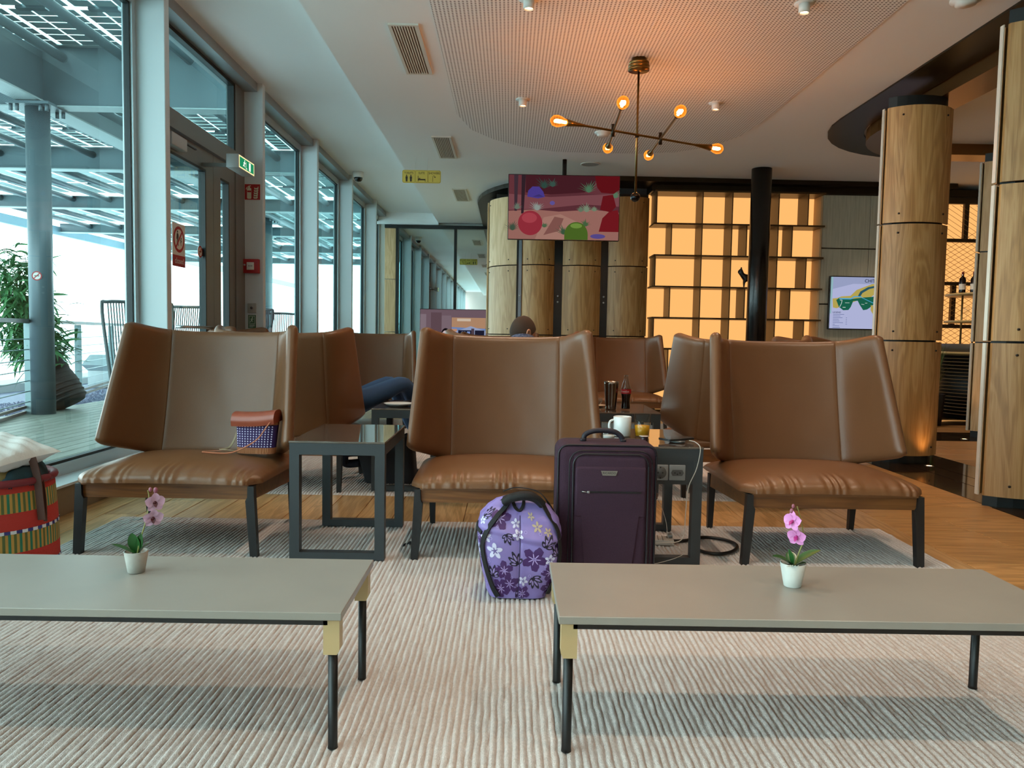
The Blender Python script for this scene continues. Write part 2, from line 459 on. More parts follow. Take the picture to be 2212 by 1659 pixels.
# ================================================================ window wall
PY = [5.243 + 2.04 * k for k in range(-8, 6)]            # window posts every 2.04 m
PY = [y for y in PY if y < 14.6]
wl = thing('wall_left', 'window wall of pale metal posts over a low plinth', None, kind='structure')
for y in PY:
    MB().rbox(-2.56, y, 0.0, -2.31, y + 0.07, 3.28, 0.004, 1).build('post', POST, wl)
MB().box(-2.56, -12, -0.1, -2.36, 5.3, 0.155).box(-2.56, 7.26, -0.1, -2.36, 14.9, 0.155).build('plinth', mat('plinth_taupe', '8d7c6b', 0.6), wl)
MB().box(-2.58, -12, 0.155, -2.34, 5.3, 0.168).box(-2.58, 7.26, 0.155, -2.34, 14.9, 0.168).build('sill', mat('sill_white', 'd6dcdf', 0.35), wl)
MB().box(-2.62, -12, 3.2, -2.36, 14.9, 3.28).build('header', GREYM, wl)
def window(i, y0, y1):
    w = thing('window_%d' % i, 'tall fixed window pane between two pale posts', None, kind='structure')
    f = MB()
    f.box(-2.57, y0, 0.168, -2.50, y0 + 0.05, 3.2); f.box(-2.57, y1 - 0.05, 0.168, -2.50, y1, 3.2)
    f.box(-2.57, y0 + 0.05, 0.168, -2.50, y1 - 0.05, 0.235); f.box(-2.57, y0 + 0.05, 3.13, -2.50, y1 - 0.05, 3.2)
    f.build('frame', mat('frame_aluminium', 'b9c2c6', 0.35, metal=0.2), w)
    g = MB(); e = 0.05
    g.box(-2.555, y0 + e, 0.235, -2.515, y0 + e + .012, 3.13); g.box(-2.555, y1 - e - .012, 0.235, -2.515, y1 - e, 3.13)
    g.box(-2.555, y0 + e + .012, 0.235, -2.515, y1 - e - .012, 0.25); g.box(-2.555, y0 + e + .012, 3.115, -2.515, y1 - e - .012, 3.13)
    g.build('gasket', DARKG, w)
    MB().box(-2.538, y0 + e, 0.24, -2.532, y1 - e, 3.125).build('pane', PANE, w)
k = 1
for a in range(len(PY) - 1):
    if abs(PY[a] - 5.243) < 0.01: continue
    window(k, PY[a] + 0.07, PY[a + 1]); k += 1
window(k, PY[-1] + 0.07, 14.88)
# ---- terrace door with fixed light above
d = thing('door_1', 'taupe framed glazed double door to the terrace', None, kind='structure')
X0, X1 = -2.56, -2.49
f = MB()
f.box(X0, 5.315, 0, X1 + .01, 5.40, 3.28); f.box(X0, 7.05, 0, X1 + .01, 7.28, 3.28)
f.box(X0, 5.40, 2.46, X1 + .03, 7.05, 2.595); f.box(X0, 5.40, 3.20, X1, 7.05, 3.28)
f.build('door_frame', DOORM, d)
MB().box(-2.528, 5.40, 2.595, -2.522, 7.05, 3.20).build('transom_pane', PANE, d)
g = MB(); g.box(-2.54, 5.40, 2.595, -2.485, 5.43, 3.20); g.box(-2.54, 7.02, 2.595, -2.485, 7.05, 3.20); g.box(-2.54, 5.43, 3.17, -2.485, 7.02, 3.20)
g.build('transom_gasket', DARKG, d)
for y0, y1, s0, s1 in ((5.405, 6.54, 0.10, 0.16), (6.545, 7.045, 0.16, 0.14)):
    lf = MB(); lf.box(X0 + .01, y0, 0.02, X1, y0 + s0, 2.455); lf.box(X0 + .01, y1 - s1, 0.02, X1, y1, 2.455)
    lf.box(X0 + .01, y0 + s0, 0.02, X1, y1 - s1, 0.2); lf.box(X0 + .01, y0 + s0, 2.30, X1, y1 - s1, 2.455)
    L = lf.build('door_leaf', DOORM, d)
    MB().box(-2.525, y0 + s0, 0.2, -2.519, y1 - s1, 2.30).build('pane', PANE, L)
    q = MB(); q.box(-2.54, y1 - s1 - .02, 0.2, -2.487, y1 - s1, 2.30); q.box(-2.54, y0 + s0, 2.28, -2.487, y1 - s1 - .02, 2.30)
    q.build('gasket', DARKG, L)
h = MB(); h.tube([(-2.49, 5.80, 1.02), (-2.43, 5.80, 1.02), (-2.43, 6.35, 1.02), (-2.49, 6.35, 1.02)], 0.012)
h.build('handle_bar', mat('brushed_steel', 'b8babb', 0.3, metal=1.0), d)
MB().rbox(-2.49, 5.60, 2.32, -2.42, 5.86, 2.41, 0.006).build('door_closer', mat('closer_grey', 'a9adae', 0.4), d)
MB().box(-2.47, 5.86, 2.395, -2.455, 6.12, 2.405).build('closer_arm', DARKG, d)

# ================================================================ closing walls
structure(MB().box(-2.6, -12.1, -0.1, 9, -12, 3.4).build('wall_back', mat('wall_plaster', 'cfcac2', 0.8)))
structure(MB().box(9, -12, -0.1, 9.1, 15, 3.4).build('wall_right', mat('wall_warm', 'a98d6c', 0.8)))
structure(MB().box(-2.6, 14.88, -0.1, 9, 15, 3.4).build('wall_front', mat('wall_plaster', 'cfcac2', 0.8)))
structure(MB().box(2.0, 10.82, -0.1, 9, 10.95, 3.1).build('wall_1', mat('wall_warm2', '8a7860', 0.8)), 'wall behind the lit shelves and the bar')

# ---- mirror partition at the end of the window wall
mp = thing('mirror_partition', 'black framed mirror wall closing the end of the window aisle', None, kind='structure')
MIRR = mat('mirror_silver', 'c4d2d2', 0.0, metal=1.0)
MB().box(-2.12, 14.80, 0.02, -1.06, 14.82, 3.0).box(-1.015, 14.80, 0.02, -0.30, 14.82, 3.0).build('mirror_sheet', MIRR, mp)
MB().box(-2.38, 14.74, 2.99, -0.30, 14.84, 3.05).build('top_rail', BLACK, mp)
MB().box(-2.165, 14.74, 0, -2.115, 14.84, 2.99).build('upright', BLACK, mp)
MB().box(-1.065, 14.74, 0, -1.015, 14.84, 2.99).build('upright', BLACK, mp)
for z0, z1 in ((0.02, 1.02), (1.03, 2.02), (2.03, 2.985)):
    MB().rbox(-2.38, 14.77, z0, -2.17, 14.83, z1, 0.003, 1).build('panel', CLADP, mp)

# ================================================================ panelled core and columns
SCR = mat('screw_dark', '1c1610', 0.5)
TIERS = ((0.07, 1.003), (1.017, 1.952), (1.966, 2.89))
def clad_panel(parent, P0, P1, bulge, z0, z1, m, th=0.022, screws=True, n=10):
    """one bent veneer panel between plan points P0 and P1, bulging to the right-hand side of P0->P1"""
    P0 = Vector(P0).to_2d(); P1 = Vector(P1).to_2d(); d = P1 - P0; L = d.length; d.normalize(); nr = Vector((d.y, -d.x))
    out = [P0 + d * L * t + nr * bulge * (1 - abs(2 * t - 1) ** 2.4) for t in [i / n for i in range(n + 1)]]
    inn = [p - nr * th for p in out]
    c = (P0 + P1) / 2
    b = MB()
    poly = [(p.x - c.x, p.y - c.y) for p in out] + [(p.x - c.x, p.y - c.y) for p in inn[::-1]]
    v = [(x, y, z0) for x, y in poly] + [(x, y, z1) for x, y in poly]; N = len(poly); K = n + 1
    b.add(v, [(i, i + 1, N + i + 1, N + i) for i in range(n)], True)
    b.add(v, [(K + i, K + i + 1, N + K + i + 1, N + K + i) for i in range(n)], True)
    b.add(v, [(n, K, N + K, N + n), (N - 1, 0, N, 2 * N - 1)])
    b.add(v, [(i, N - 1 - i, N - 2 - i, i + 1) for i in range(n)]); b.add(v, [(N + i, N + i + 1, 2 * N - 2 - i, 2 * N - 1 - i) for i in range(n)])
    o = b.build('panel', m, parent, (c.x, c.y, 0))
    if screws:
        s = MB()
        for t in (0.16, 0.84):
            p = P0 + d * L * t + nr * (bulge * (1 - abs(2 * t - 1) ** 2.4) + 0.002) - c
            for z in (z0 + 0.07, z1 - 0.07):
                a = Vector((p.x, p.y, z)); q = Vector((nr.x, nr.y, 0)) * 0.004
                s.tube([a - q, a + q], 0.008, 6)
        stuff(s.build('screws', SCR, o))
    return o
co = thing('wall_2', 'core wall clad in bent pale oak panels with black strips between', None, kind='structure')
MB().box(-0.28, 11.2, 0, 1.9, 14.75, 2.95).box(0.05, 10.68, 0, 1.88, 11.2, 2.95).box(-0.2, 10.85, 0, 0.1, 11.2, 2.95).build('core_box', BLACK, co)
for z0, z1 in TIERS:
    clad_panel(co, (-0.30, 11.15), (0.09, 10.62), 0.10, z0, z1, CLADP)
    clad_panel(co, (0.165, 10.60), (0.605, 10.60), 0.10, z0, z1, CLAD)
    clad_panel(co, (0.72, 10.60), (1.24, 10.60), 0.10, z0, z1, CLAD)
    clad_panel(co, (1.34, 10.60), (1.88, 10.60), 0.10, z0, z1, CLAD)
    for ya, yb in ((13.0, 14.7), (11.2, 12.96)):
        clad_panel(co, (-0.33, yb), (-0.33, ya), 0.02, z0, z1, CLADP)
MB().box(0.092, 10.60, 0, 0.163, 10.64, 2.95).box(0.607, 10.60, 0, 0.718, 10.64, 2.95).box(1.242, 10.60, 0, 1.338, 10.64, 2.95).build('dark_strip', BLACK, co)
MB().box(0.118, 10.585, 0, 0.160, 10.60, 2.95).build('grey_strip', mat('grey_steel', '8d96a2', 0.35, metal=0.3), co)
for x in (0.14, 0.662, 1.29):
    for z in (1.545, 1.465):
        MB().tube([(x, 10.604, z), (x, 10.580, z)], 0.013, 12).build('button', mat('button_steel', 'b9bbbc', 0.35, metal=0.6), co)
MB().box(0.0, 10.72, 2.95, 1.86, 11.2, 3.04).build('neck', mat('neck_slate', '2b333b', 0.6), co)
def column(x0, x1, y, name, label, m=CLAD, bulge=0.12):
    c = thing(name, label, None, kind='structure')
    xm = (x0 + x1) / 2
    b = MB(); b.prism([(x0 + .02, y + .05)] + [(x0 + (x1 - x0) * t / 8, y + .03 - (bulge - .04) * sin(pi * t / 8)) for t in range(1, 8)] + [(x1 - .02, y + .05)] + [(x0 + (x1 - x0) * t / 8, y + .07 + (bulge - .04) * sin(pi * t / 8)) for t in range(7, 0, -1)], 0.0, 2.985)
    b.build('inner_post', mat('inner_black', '0b1114', 0.5), c)
    for z0, z1 in TIERS:
        clad_panel(c, (x0, y), (x1, y), bulge, z0, z1, m)
        clad_panel(c, (x1 - 0.01, y + 0.085), (x0 + 0.010, y + 0.085), bulge, z0, z1, m, screws=False)
        MB().box(x0 - .024, y + .028, z0, x0 - .016, y + .060, z1).build('edge_strip', mat('edge_metal', 'd8cfc0', .35, metal=.2), c)
    return c
column(3.048, 3.575, 6.36, 'wall_3', 'oak clad lens-shaped column behind the right-hand armchair')
column(2.930, 3.58, 4.66, 'wall_4', 'oak clad column at the right edge, nearest of the columns')
column(4.94, 5.50, 8.14, 'wall_5', 'oak clad column in front of the bar, paler and farthest back', CLADP)

# ---- concrete-look wall, bar back wall
cw = thing('wall_6', 'grey striated concrete wall panels right of the lit shelves', None, kind='structure')
CONC = mat('striated_concrete', 'a09884', 0.75, var=(6, 'bbb29c', 0.25), bump=(30, 0.3), stretch=(9, 9, 0.5))
for z0, z1 in ((0, 0.74), (0.75, 1.49), (1.5, 2.24), (2.25, 2.955)):
    for x0, x1 in ((4.19, 4.83), (4.835, 5.48)):
        MB().rbox(x0, 10.46, z0, x1, 10.8, z1 - .004, 0.004, 1).build('panel', CONC, cw)

# warm uplights let into the tile strip at the foot of the columns
def uplight(x, y, label, w=4.5):
    t = thing('floor_uplight', label, 'lamp', (x, y, 0.001), group='floor uplights at the columns')
    MB().lathe([(0.036, 0), (0.036, .004), (0.022, .005), (0.022, .003)], 20).build('ring', mat('uplight_ring', '6d6a64', .35, metal=.6), t)
    MB().lathe([(0.022, .0035), (0, .0035)], 20).build('lens', glow('uplight_lens', 'ffc890', 6.0), t)
    light('uplight_beam', 'SPOT', (0, 0, 0.012), w, (1.0, 0.55, 0.20), rot=(pi, 0, 0), size=0.03, parent=t, spot=radians(90), blend=0.8)
uplight(3.42, 6.17, 'floor uplight hidden at the foot of the column behind the right armchair')
uplight(3.50, 4.40, 'floor uplight hidden at the foot of the nearest column')
uplight(4.76, 7.95, 'floor uplight glowing at the foot of the farthest, paler column')
# ================================================================ lit shelf wall
bs = thing('bookshelf', 'bronze open cube shelving standing before the amber lit wall', 'shelf', (0, 0, 0))
SHM = mat('shelf_bronze', '4d3a22', 0.4, metal=0.35)
RZ = [2.945, 2.515, 2.098, 1.684, 1.270, 0.855, 0.440, 0.026]
for i, z in enumerate(RZ):
    MB().box(1.91 if i % 2 == 0 else 1.90, 10.32, z - 0.012, 4.17, 10.69, z + 0.010).build('shelf', SHM, bs)
RA = (1.925, 2.535, 2.93, 3.29, 3.545, 3.935); RB = (2.130, 2.535, 2.93, 3.13, 3.545, 3.735)
for i in range(7):
    for x in (RA if i % 2 == 0 else RB):
        MB().box(x, 10.325, RZ[i + 1] + 0.010, x + 0.014, 10.69, RZ[i] - 0.012).build('divider', SHM, bs)
bp = thing('backlit_wall', 'amber glowing wall sheet behind the open cube shelving', 'light panel', (1.86, 10.70, 0))
MB().box(0, 0.0, 0.0, 2.30, 0.02, 2.95).build('light_sheet', BACKLIT, bp)
MB().box(2.30, -0.25, 0.0, 2.325, 0.02, 2.955).build('edge_strip', mat('edge_cream', 'c7a57a', 0.5), bp)
# animal figurine: one continuous skin
def skin(verts, edges, radii, root=0, sub=2, name='body'):
    me = bpy.data.meshes.new(name); me.from_pydata(verts, edges, [])
    o = bpy.data.objects.new(name, me); COL.objects.link(o)
    md = o.modifiers.new('s', 'SKIN'); md.use_smooth_shade = True
    for i, r in enumerate(radii):
        sv = me.skin_vertices[0].data[i]; sv.radius = (r, r) if not isinstance(r, tuple) else r
        sv.use_root = (i == root)
    sb = o.modifiers.new('u', 'SUBSURF'); sb.levels = sub; sb.render_levels = sub
    bpy.context.view_layer.update()
    ev = bpy.data.meshes.new_from_object(o.evaluated_get(bpy.context.evaluated_depsgraph_get()))
    bpy.data.objects.remove(o); bpy.data.meshes.remove(me)
    return ev
V = [(0, 0, .13), (.10, 0, .13), (-.05, 0, .16), (-.085, 0, .215), (-.12, 0, .212),
     (-.03, -.012, .07), (-.035, -.012, .006), (-.03, .012, .07), (-.025, .012, .006),
     (.10, -.014, .07), (.115, -.014, .006), (.10, .014, .07), (.105, .014, .006),
     (-.078, -.014, .245), (-.082, -.022, .275), (-.072, .014, .245), (-.06, .022, .275), (.14, 0, .10)]
Eg = [(0, 1), (0, 2), (2, 3), (3, 4), (0, 5), (5, 6), (0, 7), (7, 8), (1, 9), (9, 10), (1, 11), (11, 12), (3, 13), (13, 14), (3, 15), (15, 16), (1, 17)]
Rr = [.046, .044, .036, .029, .012, .015, .010, .015, .010, .017, .010, .017, .010, .014, .004, .014, .004, .010]
fg = put('animal_figurine', skin(V, Eg, Rr), None, (3.20, 10.48, 1.6965))
fg.data.materials.append(mat('figurine_black', '120d08', 0.4))
tag(fg, 'small dark animal figurine with pointed ears on the lit shelves beside the black column', 'figurine')

# ---- black painted steel column in front of the shelves
bc = MB(); bc.lathe([(0.122, 0), (0.122, 3.095)], 32, (0, 0, 0))
o = bc.build('wall_7', mat('black_gloss_paint', '0d1113', 0.22, bump=(60, 0.25), stretch=(1, 1, 3)), None, (3.08, 9.62, 0)); structure(o, 'round black painted steel column in front of the lit shelves')

# ---- screen with map on the concrete wall
def screen_frame(name, label, cat, o, right, up, w, h, dep=0.05, bez=0.012):
    t = thing(name, label, cat, o)
    r = Vector(right).normalized(); u = Vector(up).normalized(); n = r.cross(u)
    M4 = Matrix((r.to_4d(), n.to_4d(), u.to_4d(), Vector((0, 0, 0, 1)))).transposed(); M4[3] = (0, 0, 0, 1); M4[0][3] = M4[1][3] = M4[2][3] = 0
    b = MB(); b.T = M4; b.rbox(-bez, -dep, -bez, w + bez, 0, h + bez, 0.004, 1); b.build('casing', mat('tv_black', '0a0a0c', 0.3), t)
    return t
o = (4.315, 10.40, 1.168)
ms = screen_frame('wall_display', 'black framed wall screen showing a park map', 'screen', o, (1, 0, 0), (0, 0, 1), 1.24, 0.69)
P = Print((0, 0, 0), (1, 0, 0), (0, 0, 1), 0.55)
P.poly('c3c8f0', [(0, 0), (1.24, 0), (1.24, .69), (0, .69)])
P.poly('a9b2d8', [(0, .52), (.3, .60), (1.24, .60), (1.24, .69), (0, .69)])
P.poly('9fc9d0', [(0, .2), (.02, .2), (.03, .69), (0, .69)])
P.poly('c9b55c', [(.03, .40), (.04, .28), (.09, .27), (.12, .33), (.10, .41), (.15, .43), (.27, .44), (.35, .52), (.55, .60), (.72, .62), (.72, .50), (.60, .47), (.55, .43), (.40, .41), (.10, .40)])
P.poly('1f6b53', [(.08, .38), (.12, .29), (.18, .245), (.25, .25), (.28, .29), (.31, .37), (.37, .375), (.40, .32), (.45, .25), (.50, .26), (.53, .28), (.62, .36), (.72, .33), (.78, .38), (.70, .45), (.55, .43), (.44, .42), (.30, .40), (.12, .41)])
P.poly('c9b55c', [(.55, .32), (.62, .30), (.66, .18), (.60, .17), (.55, .25)])
P.poly('2f5f6e', [(.37, .44), (.40, .50), (.50, .56), (.70, .60), (.70, .575), (.52, .535), (.43, .48), (.40, .43)])
P.polys('58b7e6', [bar2((.12, .40), (.28, .40), .016), bar2((.28, .40), (.32, .43), .016), bar2((.32, .43), (.42, .43), .014), bar2((.42, .42), (.62, .33), .008)])
P.polys('d7e6e0', [bar2((.13, .38), (.16, .38), .008), bar2((.16, .38), (.15, .33), .008), bar2((.15, .33), (.13, .29), .008), bar2((.17, .285), (.21, .285), .008), bar2((.20, .345), (.26, .345), .006), bar2((.42, .33), (.46, .325), .006), bar2((.47, .345), (.50, .345), .006)])
P.text('1b2740', 'CHITWAN', .60, .64, .062, 0.012)
P.text('27305a', 'LEGEND', .095, .215, .030, 0.010)
P.polys('6d78ad', [bar2((.045, .188 - i * .022), (.045 + w, .188 - i * .022), .006) for i, w in enumerate((.15, .10, .13, .08, .09, .14, .03, .09, .10))])
P.polys('6d78ad', [bar2((.22, .144 - i * .022), (.235, .144 - i * .022), .006) for i in range(5)])
P.build('picture', ms)

# ---- bar: lit mesh wall, shelf stand, slatted counter
bw = thing('bar_light_wall', 'amber lit bar back wall behind a diamond wire mesh', 'light panel', (5.5, 10.5, 0))
MB().box(0, 0.05, 0.06, 2.2, 0.07, 2.9).build('light_sheet', BACKLIT, bw)
fm = mat('bar_frame', '3a2c1c', 0.5, metal=0.3)
for z, t in ((0.0, .06), (.62, .04), (1.20, .05), (1.78, .045), (2.36, .045), (2.87, .085)): MB().box(0, -0.02, z, 2.2, 0.04, z + t).build('rail', fm, bw)
for x, z0, z1 in ((-0.03, 0, 2.95), (0.62, 2.40, 2.87), (0.50, 1.25, 1.78), (1.3, 0.06, 2.87)): MB().box(x, -0.01, z0, x + .06, 0.04, z1).build('upright', fm, bw)
wm = MB()
for i in range(-28, 24):
    x = i * 0.11
    for s in (1, -1):
        a = (x, 0, 0.1) if s > 0 else (x, 0, 2.85)
        L = 2.75 / 0.62
        p0 = [x, 0.1 if s > 0 else 2.85]; p1 = [x + L, 2.85 if s > 0 else 0.1]
        if p1[0] < 0 or p0[0] > 2.2: continue
        k0 = max(0, (0 - p0[0]) / L); k1 = min(1, (2.2 - p0[0]) / L)
        q = lambda k: (p0[0] + L * k, -0.015 if s > 0 else -0.012, p0[1] + (p1[1] - p0[1]) * k)
        wm.tube([q(k0), q(k1)], 0.003, 3)
stuff(wm.build('wire_mesh', mat('mesh_wire', '9a6a30', 0.5, metal=0.5), bw))
bt = thing('bar_counter', 'round ended bar counter with thin horizontal fins', 'bar', (6.12, 9.75, 0))
MB().lathe([(0.56, 0.05), (0.56, 0.86)], 40).build('body', mat('counter_dark', '1a120c', 0.5), bt)
for i in range(18): MB().lathe([(0.56, -.003), (0.64, -.003), (0.64, .003), (0.56, .003)], 40, (0, 0, 0.12 + i * 0.043), True).build('fin', mat('fin_wood', '7d6038', 0.5), bt)
MB().lathe([(0.0, .862), (0.66, .862), (0.66, .89), (0.0, .89)], 40).build('worktop', mat('worktop_oak', 'b9985f', 0.4), bt)
MB().lathe([(0.0, .89), (0.60, .89), (0.60, .99), (0.0, .99)], 40).build('upstand', mat('upstand_grey', '4c4237', 0.5), bt)
bh = thing('bar_shelf', 'two tier bottle shelf on slim poles above the bar counter', 'shelf', (6.12, 9.75, 0.99))
for z in (0.28, 0.62): MB().lathe([(0, z - .012), (0.55, z - .012), (0.55, z + .012), (0, z + .012)], 40).build('shelf', mat('worktop_oak', 'b9985f', 0.4), bh)
for a in (pi * 1.02, pi * 1.5, 0, pi / 2): MB().tube([(.42 * cos(a), .42 * sin(a), 0), (.42 * cos(a), .42 * sin(a), .61)], 0.012, 8).build('pole', mat('pole_brass', '8f7444', 0.35, metal=0.7), bh)
def wine(x, y, label):
    t = thing('wine_bottle', label, 'bottle', (x, y, 1.622), group='wine bottles on the bar shelf')
    MB().lathe([(0.036, 0), (0.038, .01), (0.038, .16), (0.034, .18), (0.014, .205), (0.013, .25)], 16).build('glass_body', mat('bottle_dark', '140a08', 0.15), t)
    MB().lathe([(0.0385, .04), (0.0385, .11)], 16, cap=False).build('paper_label', mat('label_cream', 'd8cfc2', 0.7), t)
    MB().lathe([(0.0145, .225), (0.0145, .262), (0, .262)], 12).build('capsule', mat('capsule_red', '6d1f14', 0.4), t)
wine(5.63, 9.62, 'dark wine bottle with red capsule on the upper bar shelf, at the free end')
wine(5.73, 9.55, 'dark wine bottle half hidden by the column on the upper bar shelf')
GLS = clear('drinking_glass', 'f4f6f6', 1.0, 1.5)
o = MB().lathe([(0.025, 0), (0.028, .004), (0.004, .01), (0.004, .07), (0.03, .10), (0.034, .14), (0.028, .17)], 16).build('wine_glass', GLS, None, (5.70, 9.62, 1.282)); tag(o, 'stemmed glass standing on the lower bar shelf', 'glass')
# tall grass plant by the bar
gp = thing('potted_grass', 'tall grass plant in a dark pot beside the bar', 'plant', (5.16, 9.30, 0))
MB().lathe([(0.10, 0), (0.13, .38), (0.115, .38), (0.11, .33), (0, .33)], 20).build('pot', mat('pot_charcoal', '1a1816', 0.5), gp)
for i in range(34):
    a = random.random() * 2 * pi; le = 0.45 + random.random() * 0.45; sp = 0.05 + random.random() * 0.22
    b = MB(); n = 6; v = []
    for k in range(n + 1):
        t = k / n; w = 0.007 * (1 - t) + .001
        x = cos(a) * (0.03 + sp * t * t * 1.3); y = sin(a) * (0.03 + sp * t * t * 1.3); z = 0.33 + le * (t - 0.25 * t ** 3 * sp / .2)
        v += [(x - sin(a) * w, y + cos(a) * w, z), (x + sin(a) * w, y - cos(a) * w, z)]
    b.add(v, [(2 * k, 2 * k + 1, 2 * k + 3, 2 * k + 2) for k in range(n)], True)
    b.build('leaf', mat('grass_leaf', '3f5a1e', 0.5), gp)
# ================================================================ ceiling fittings
def vent(y0, label):
    t = thing('ceiling_vent', label, 'vent', (-0.86, y0, 3.1), group='louvred vents along the ceiling')
    m = mat('vent_white', 'cfcac0', 0.5)
    b = MB(); w, L = 0.21, 1.0
    b.box(0, 0, -.012, .022, L, 0); b.box(w - .022, 0, -.012, w, L, 0); b.box(.022, 0, -.012, w - .022, .022, 0); b.box(.022, L - .022, -.012, w - .022, L, 0)
    b.build('frame', m, t)
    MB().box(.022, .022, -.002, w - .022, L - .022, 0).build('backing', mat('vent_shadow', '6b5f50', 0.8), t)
    for i in range(9):
        x = .032 + i * .0185
        MB().box(x, .022, -.011, x + .008, L - .022, -.002).build('slat', m, t)
for y, s in ((5.38, 'louvred ceiling vent nearest of the row, largest of the row in view'), (8.35, 'louvred ceiling vent second from the viewer, left of the chandelier'), (11.30, 'louvred ceiling vent nearest the mirror wall'),
             (2.4, 'louvred ceiling vent above the coffee tables, seen only in the mirror'), (-0.55, 'louvred ceiling vent behind the viewer')): vent(y, s)
def downlight(x, y, label):
    t = thing('ceiling_downlight', label, 'downlight', (x, y, 3.094), group='downlights in the perforated ceiling')
    wm_ = mat('fitting_white', 'd9d5cf', 0.4)
    MB().lathe([(0.0, -.001), (0.062, -.001), (0.062, -.006), (0.0, -.006)], 24).build('trim_disc', wm_, t)
    MB().lathe([(0.034, -.006), (0.034, -.062), (0.028, -.062), (0.028, -.05)], 20).build('tube', wm_, t)
    MB().lathe([(0.028, -.05), (0, -.05)], 20).build('lens', LAMPLENS, t)
    light('downlight_beam', 'SPOT', (0, 0, -0.066), SPOT_W, (1.0, 0.76, 0.57), size=0.03, parent=t, spot=radians(105), blend=0.85)
DL = [(0.09, 6.99, 'white downlight on the perforated ceiling left of the brass chandelier'), (1.805, 6.99, 'white downlight on the perforated ceiling right of the brass chandelier'),
      (0.09, 4.95, 'lit downlight at the top edge, on the left of the two there'), (1.805, 4.93, 'lit downlight at the top edge, on the right of the two there')]
for x in (0.09, 1.805):
    for y, w_ in ((2.9, 'just above the coffee tables'), (0.85, 'above the viewer'), (-1.2, 'behind the viewer')): DL.append((x, y, 'ceiling downlight outside the picture, %s on the %s side' % (w_, 'window' if x < 1 else 'column')))
for x, y, w_ in ((5.6, 3.2, 'nearest'), (5.6, 6.4, 'middle'), (4.9, 9.4, 'farthest')): DL.append((x, y, 'added ceiling downlight inside the oval by the bar, the %s' % w_))  # extra warm lamps added to brighten the column and bar side
for a in DL: downlight(*a)
o = MB().lathe([(0.085, 0), (0.085, -.012), (0.06, -.016), (0.06, -.032), (0.045, -.045), (0, -.045)], 24).build('smoke_detector', mat('fitting_white', 'd9d5cf', 0.4), None, (0.93, 8.05, 3.094)); tag(o, 'round white smoke detector on the ceiling behind the chandelier', 'detector')
o = MB().lathe([(0.09, 0), (0.09, -.012), (0.06, -.018), (0.06, -.035), (0, -.04)], 24).build('smoke_detector', mat('fitting_white', 'd9d5cf', 0.4), None, (2.76, 4.84, 3.1)); tag(o, 'round white detector cut by the top edge of the ceiling near the oval band', 'detector')
t = thing('ceiling_speaker', 'flat round speaker in the ceiling right of the television pole', 'speaker', (0.96, 9.55, 3.1))
MB().lathe([(0.12, 0), (0.12, -.006), (0.105, -.009), (0.105, -.005)], 32).build('ring', mat('fitting_white', 'd9d5cf', 0.4), t)
MB().lathe([(0.105, -.006), (0.0, -.006)], 32).build('grille', mat('grille_grey', 'aaa8a6', 0.7), t)
t = thing('security_camera', 'white dome camera under the ceiling by the window posts', 'camera', (-2.18, 11.15, 3.28))
MB().lathe([(0.075, 0), (0.075, -.05), (0.068, -.075), (0.062, -.08)], 24).build('housing', mat('fitting_white', 'd9d5cf', 0.4), t)
MB().lathe([(0.062, -.078), (0.058, -.105), (0.04, -.128), (0, -.138)], 24).build('dome', mat('dome_black', '0d1012', 0.1), t)

# ---- chandelier
CX, CY, CZ = 0.945, 5.94, 2.525
ch = thing('chandelier', 'brass chandelier of crossed rods with six filament bulbs', 'chandelier', (CX, CY, 3.094))
BR = mat('aged_brass', '7d6238', 0.3, metal=1.0)
DKB = mat('dark_brass', '2c2013', 0.35, metal=0.7)
zc = CZ - 3.094
MB().lathe([(0, 0), (0.055, 0), (0.055, -.025), (0.075, -.028), (0.078, -.04), (0.072, -.043), (0.072, -.05), (0.08, -.053), (0.08, -.063), (0.072, -.066), (0.072, -.073), (0.08, -.076), (0.08, -.09), (0.0, -.097)], 36).build('canopy', BR, ch)
MB().tube([(0, 0, -.09), (0, 0, 2.09 - 3.094)], 0.0085, 12).build('rod', BR, ch)
MB().ball((0, 0, 2.065 - 3.094), 0.037, 24, 16).build('ball_weight', mat('ball_black', '17191c', 0.2, metal=0.6), ch)
MB().ball((0, 0, zc), 0.02, 14, 8).build('hub', DKB, ch)
AMB = bpy.data.materials.new('amber_bulb'); AMB.use_nodes = True
_n = AMB.node_tree.nodes; _l = AMB.node_tree.links; _n.clear()
_t = _n.new('ShaderNodeBsdfTransparent'); _e = _n.new('ShaderNodeEmission'); _a = _n.new('ShaderNodeMixShader'); _o = _n.new('ShaderNodeOutputMaterial')
_t.inputs['Color'].default_value = (1, .72, .38, 1); _e.inputs['Color'].default_value = (*lin('ff8c2a'), 1); _e.inputs['Strength'].default_value = 1.5
_lw = _n.new('ShaderNodeLayerWeight'); _lw.inputs['Blend'].default_value = 0.35
_l.new(_lw.outputs['Facing'], _a.inputs['Fac']); _l.new(_t.outputs[0], _a.inputs[1]); _l.new(_e.outputs[0], _a.inputs[2]); _l.new(_a.outputs[0], _o.inputs[0])
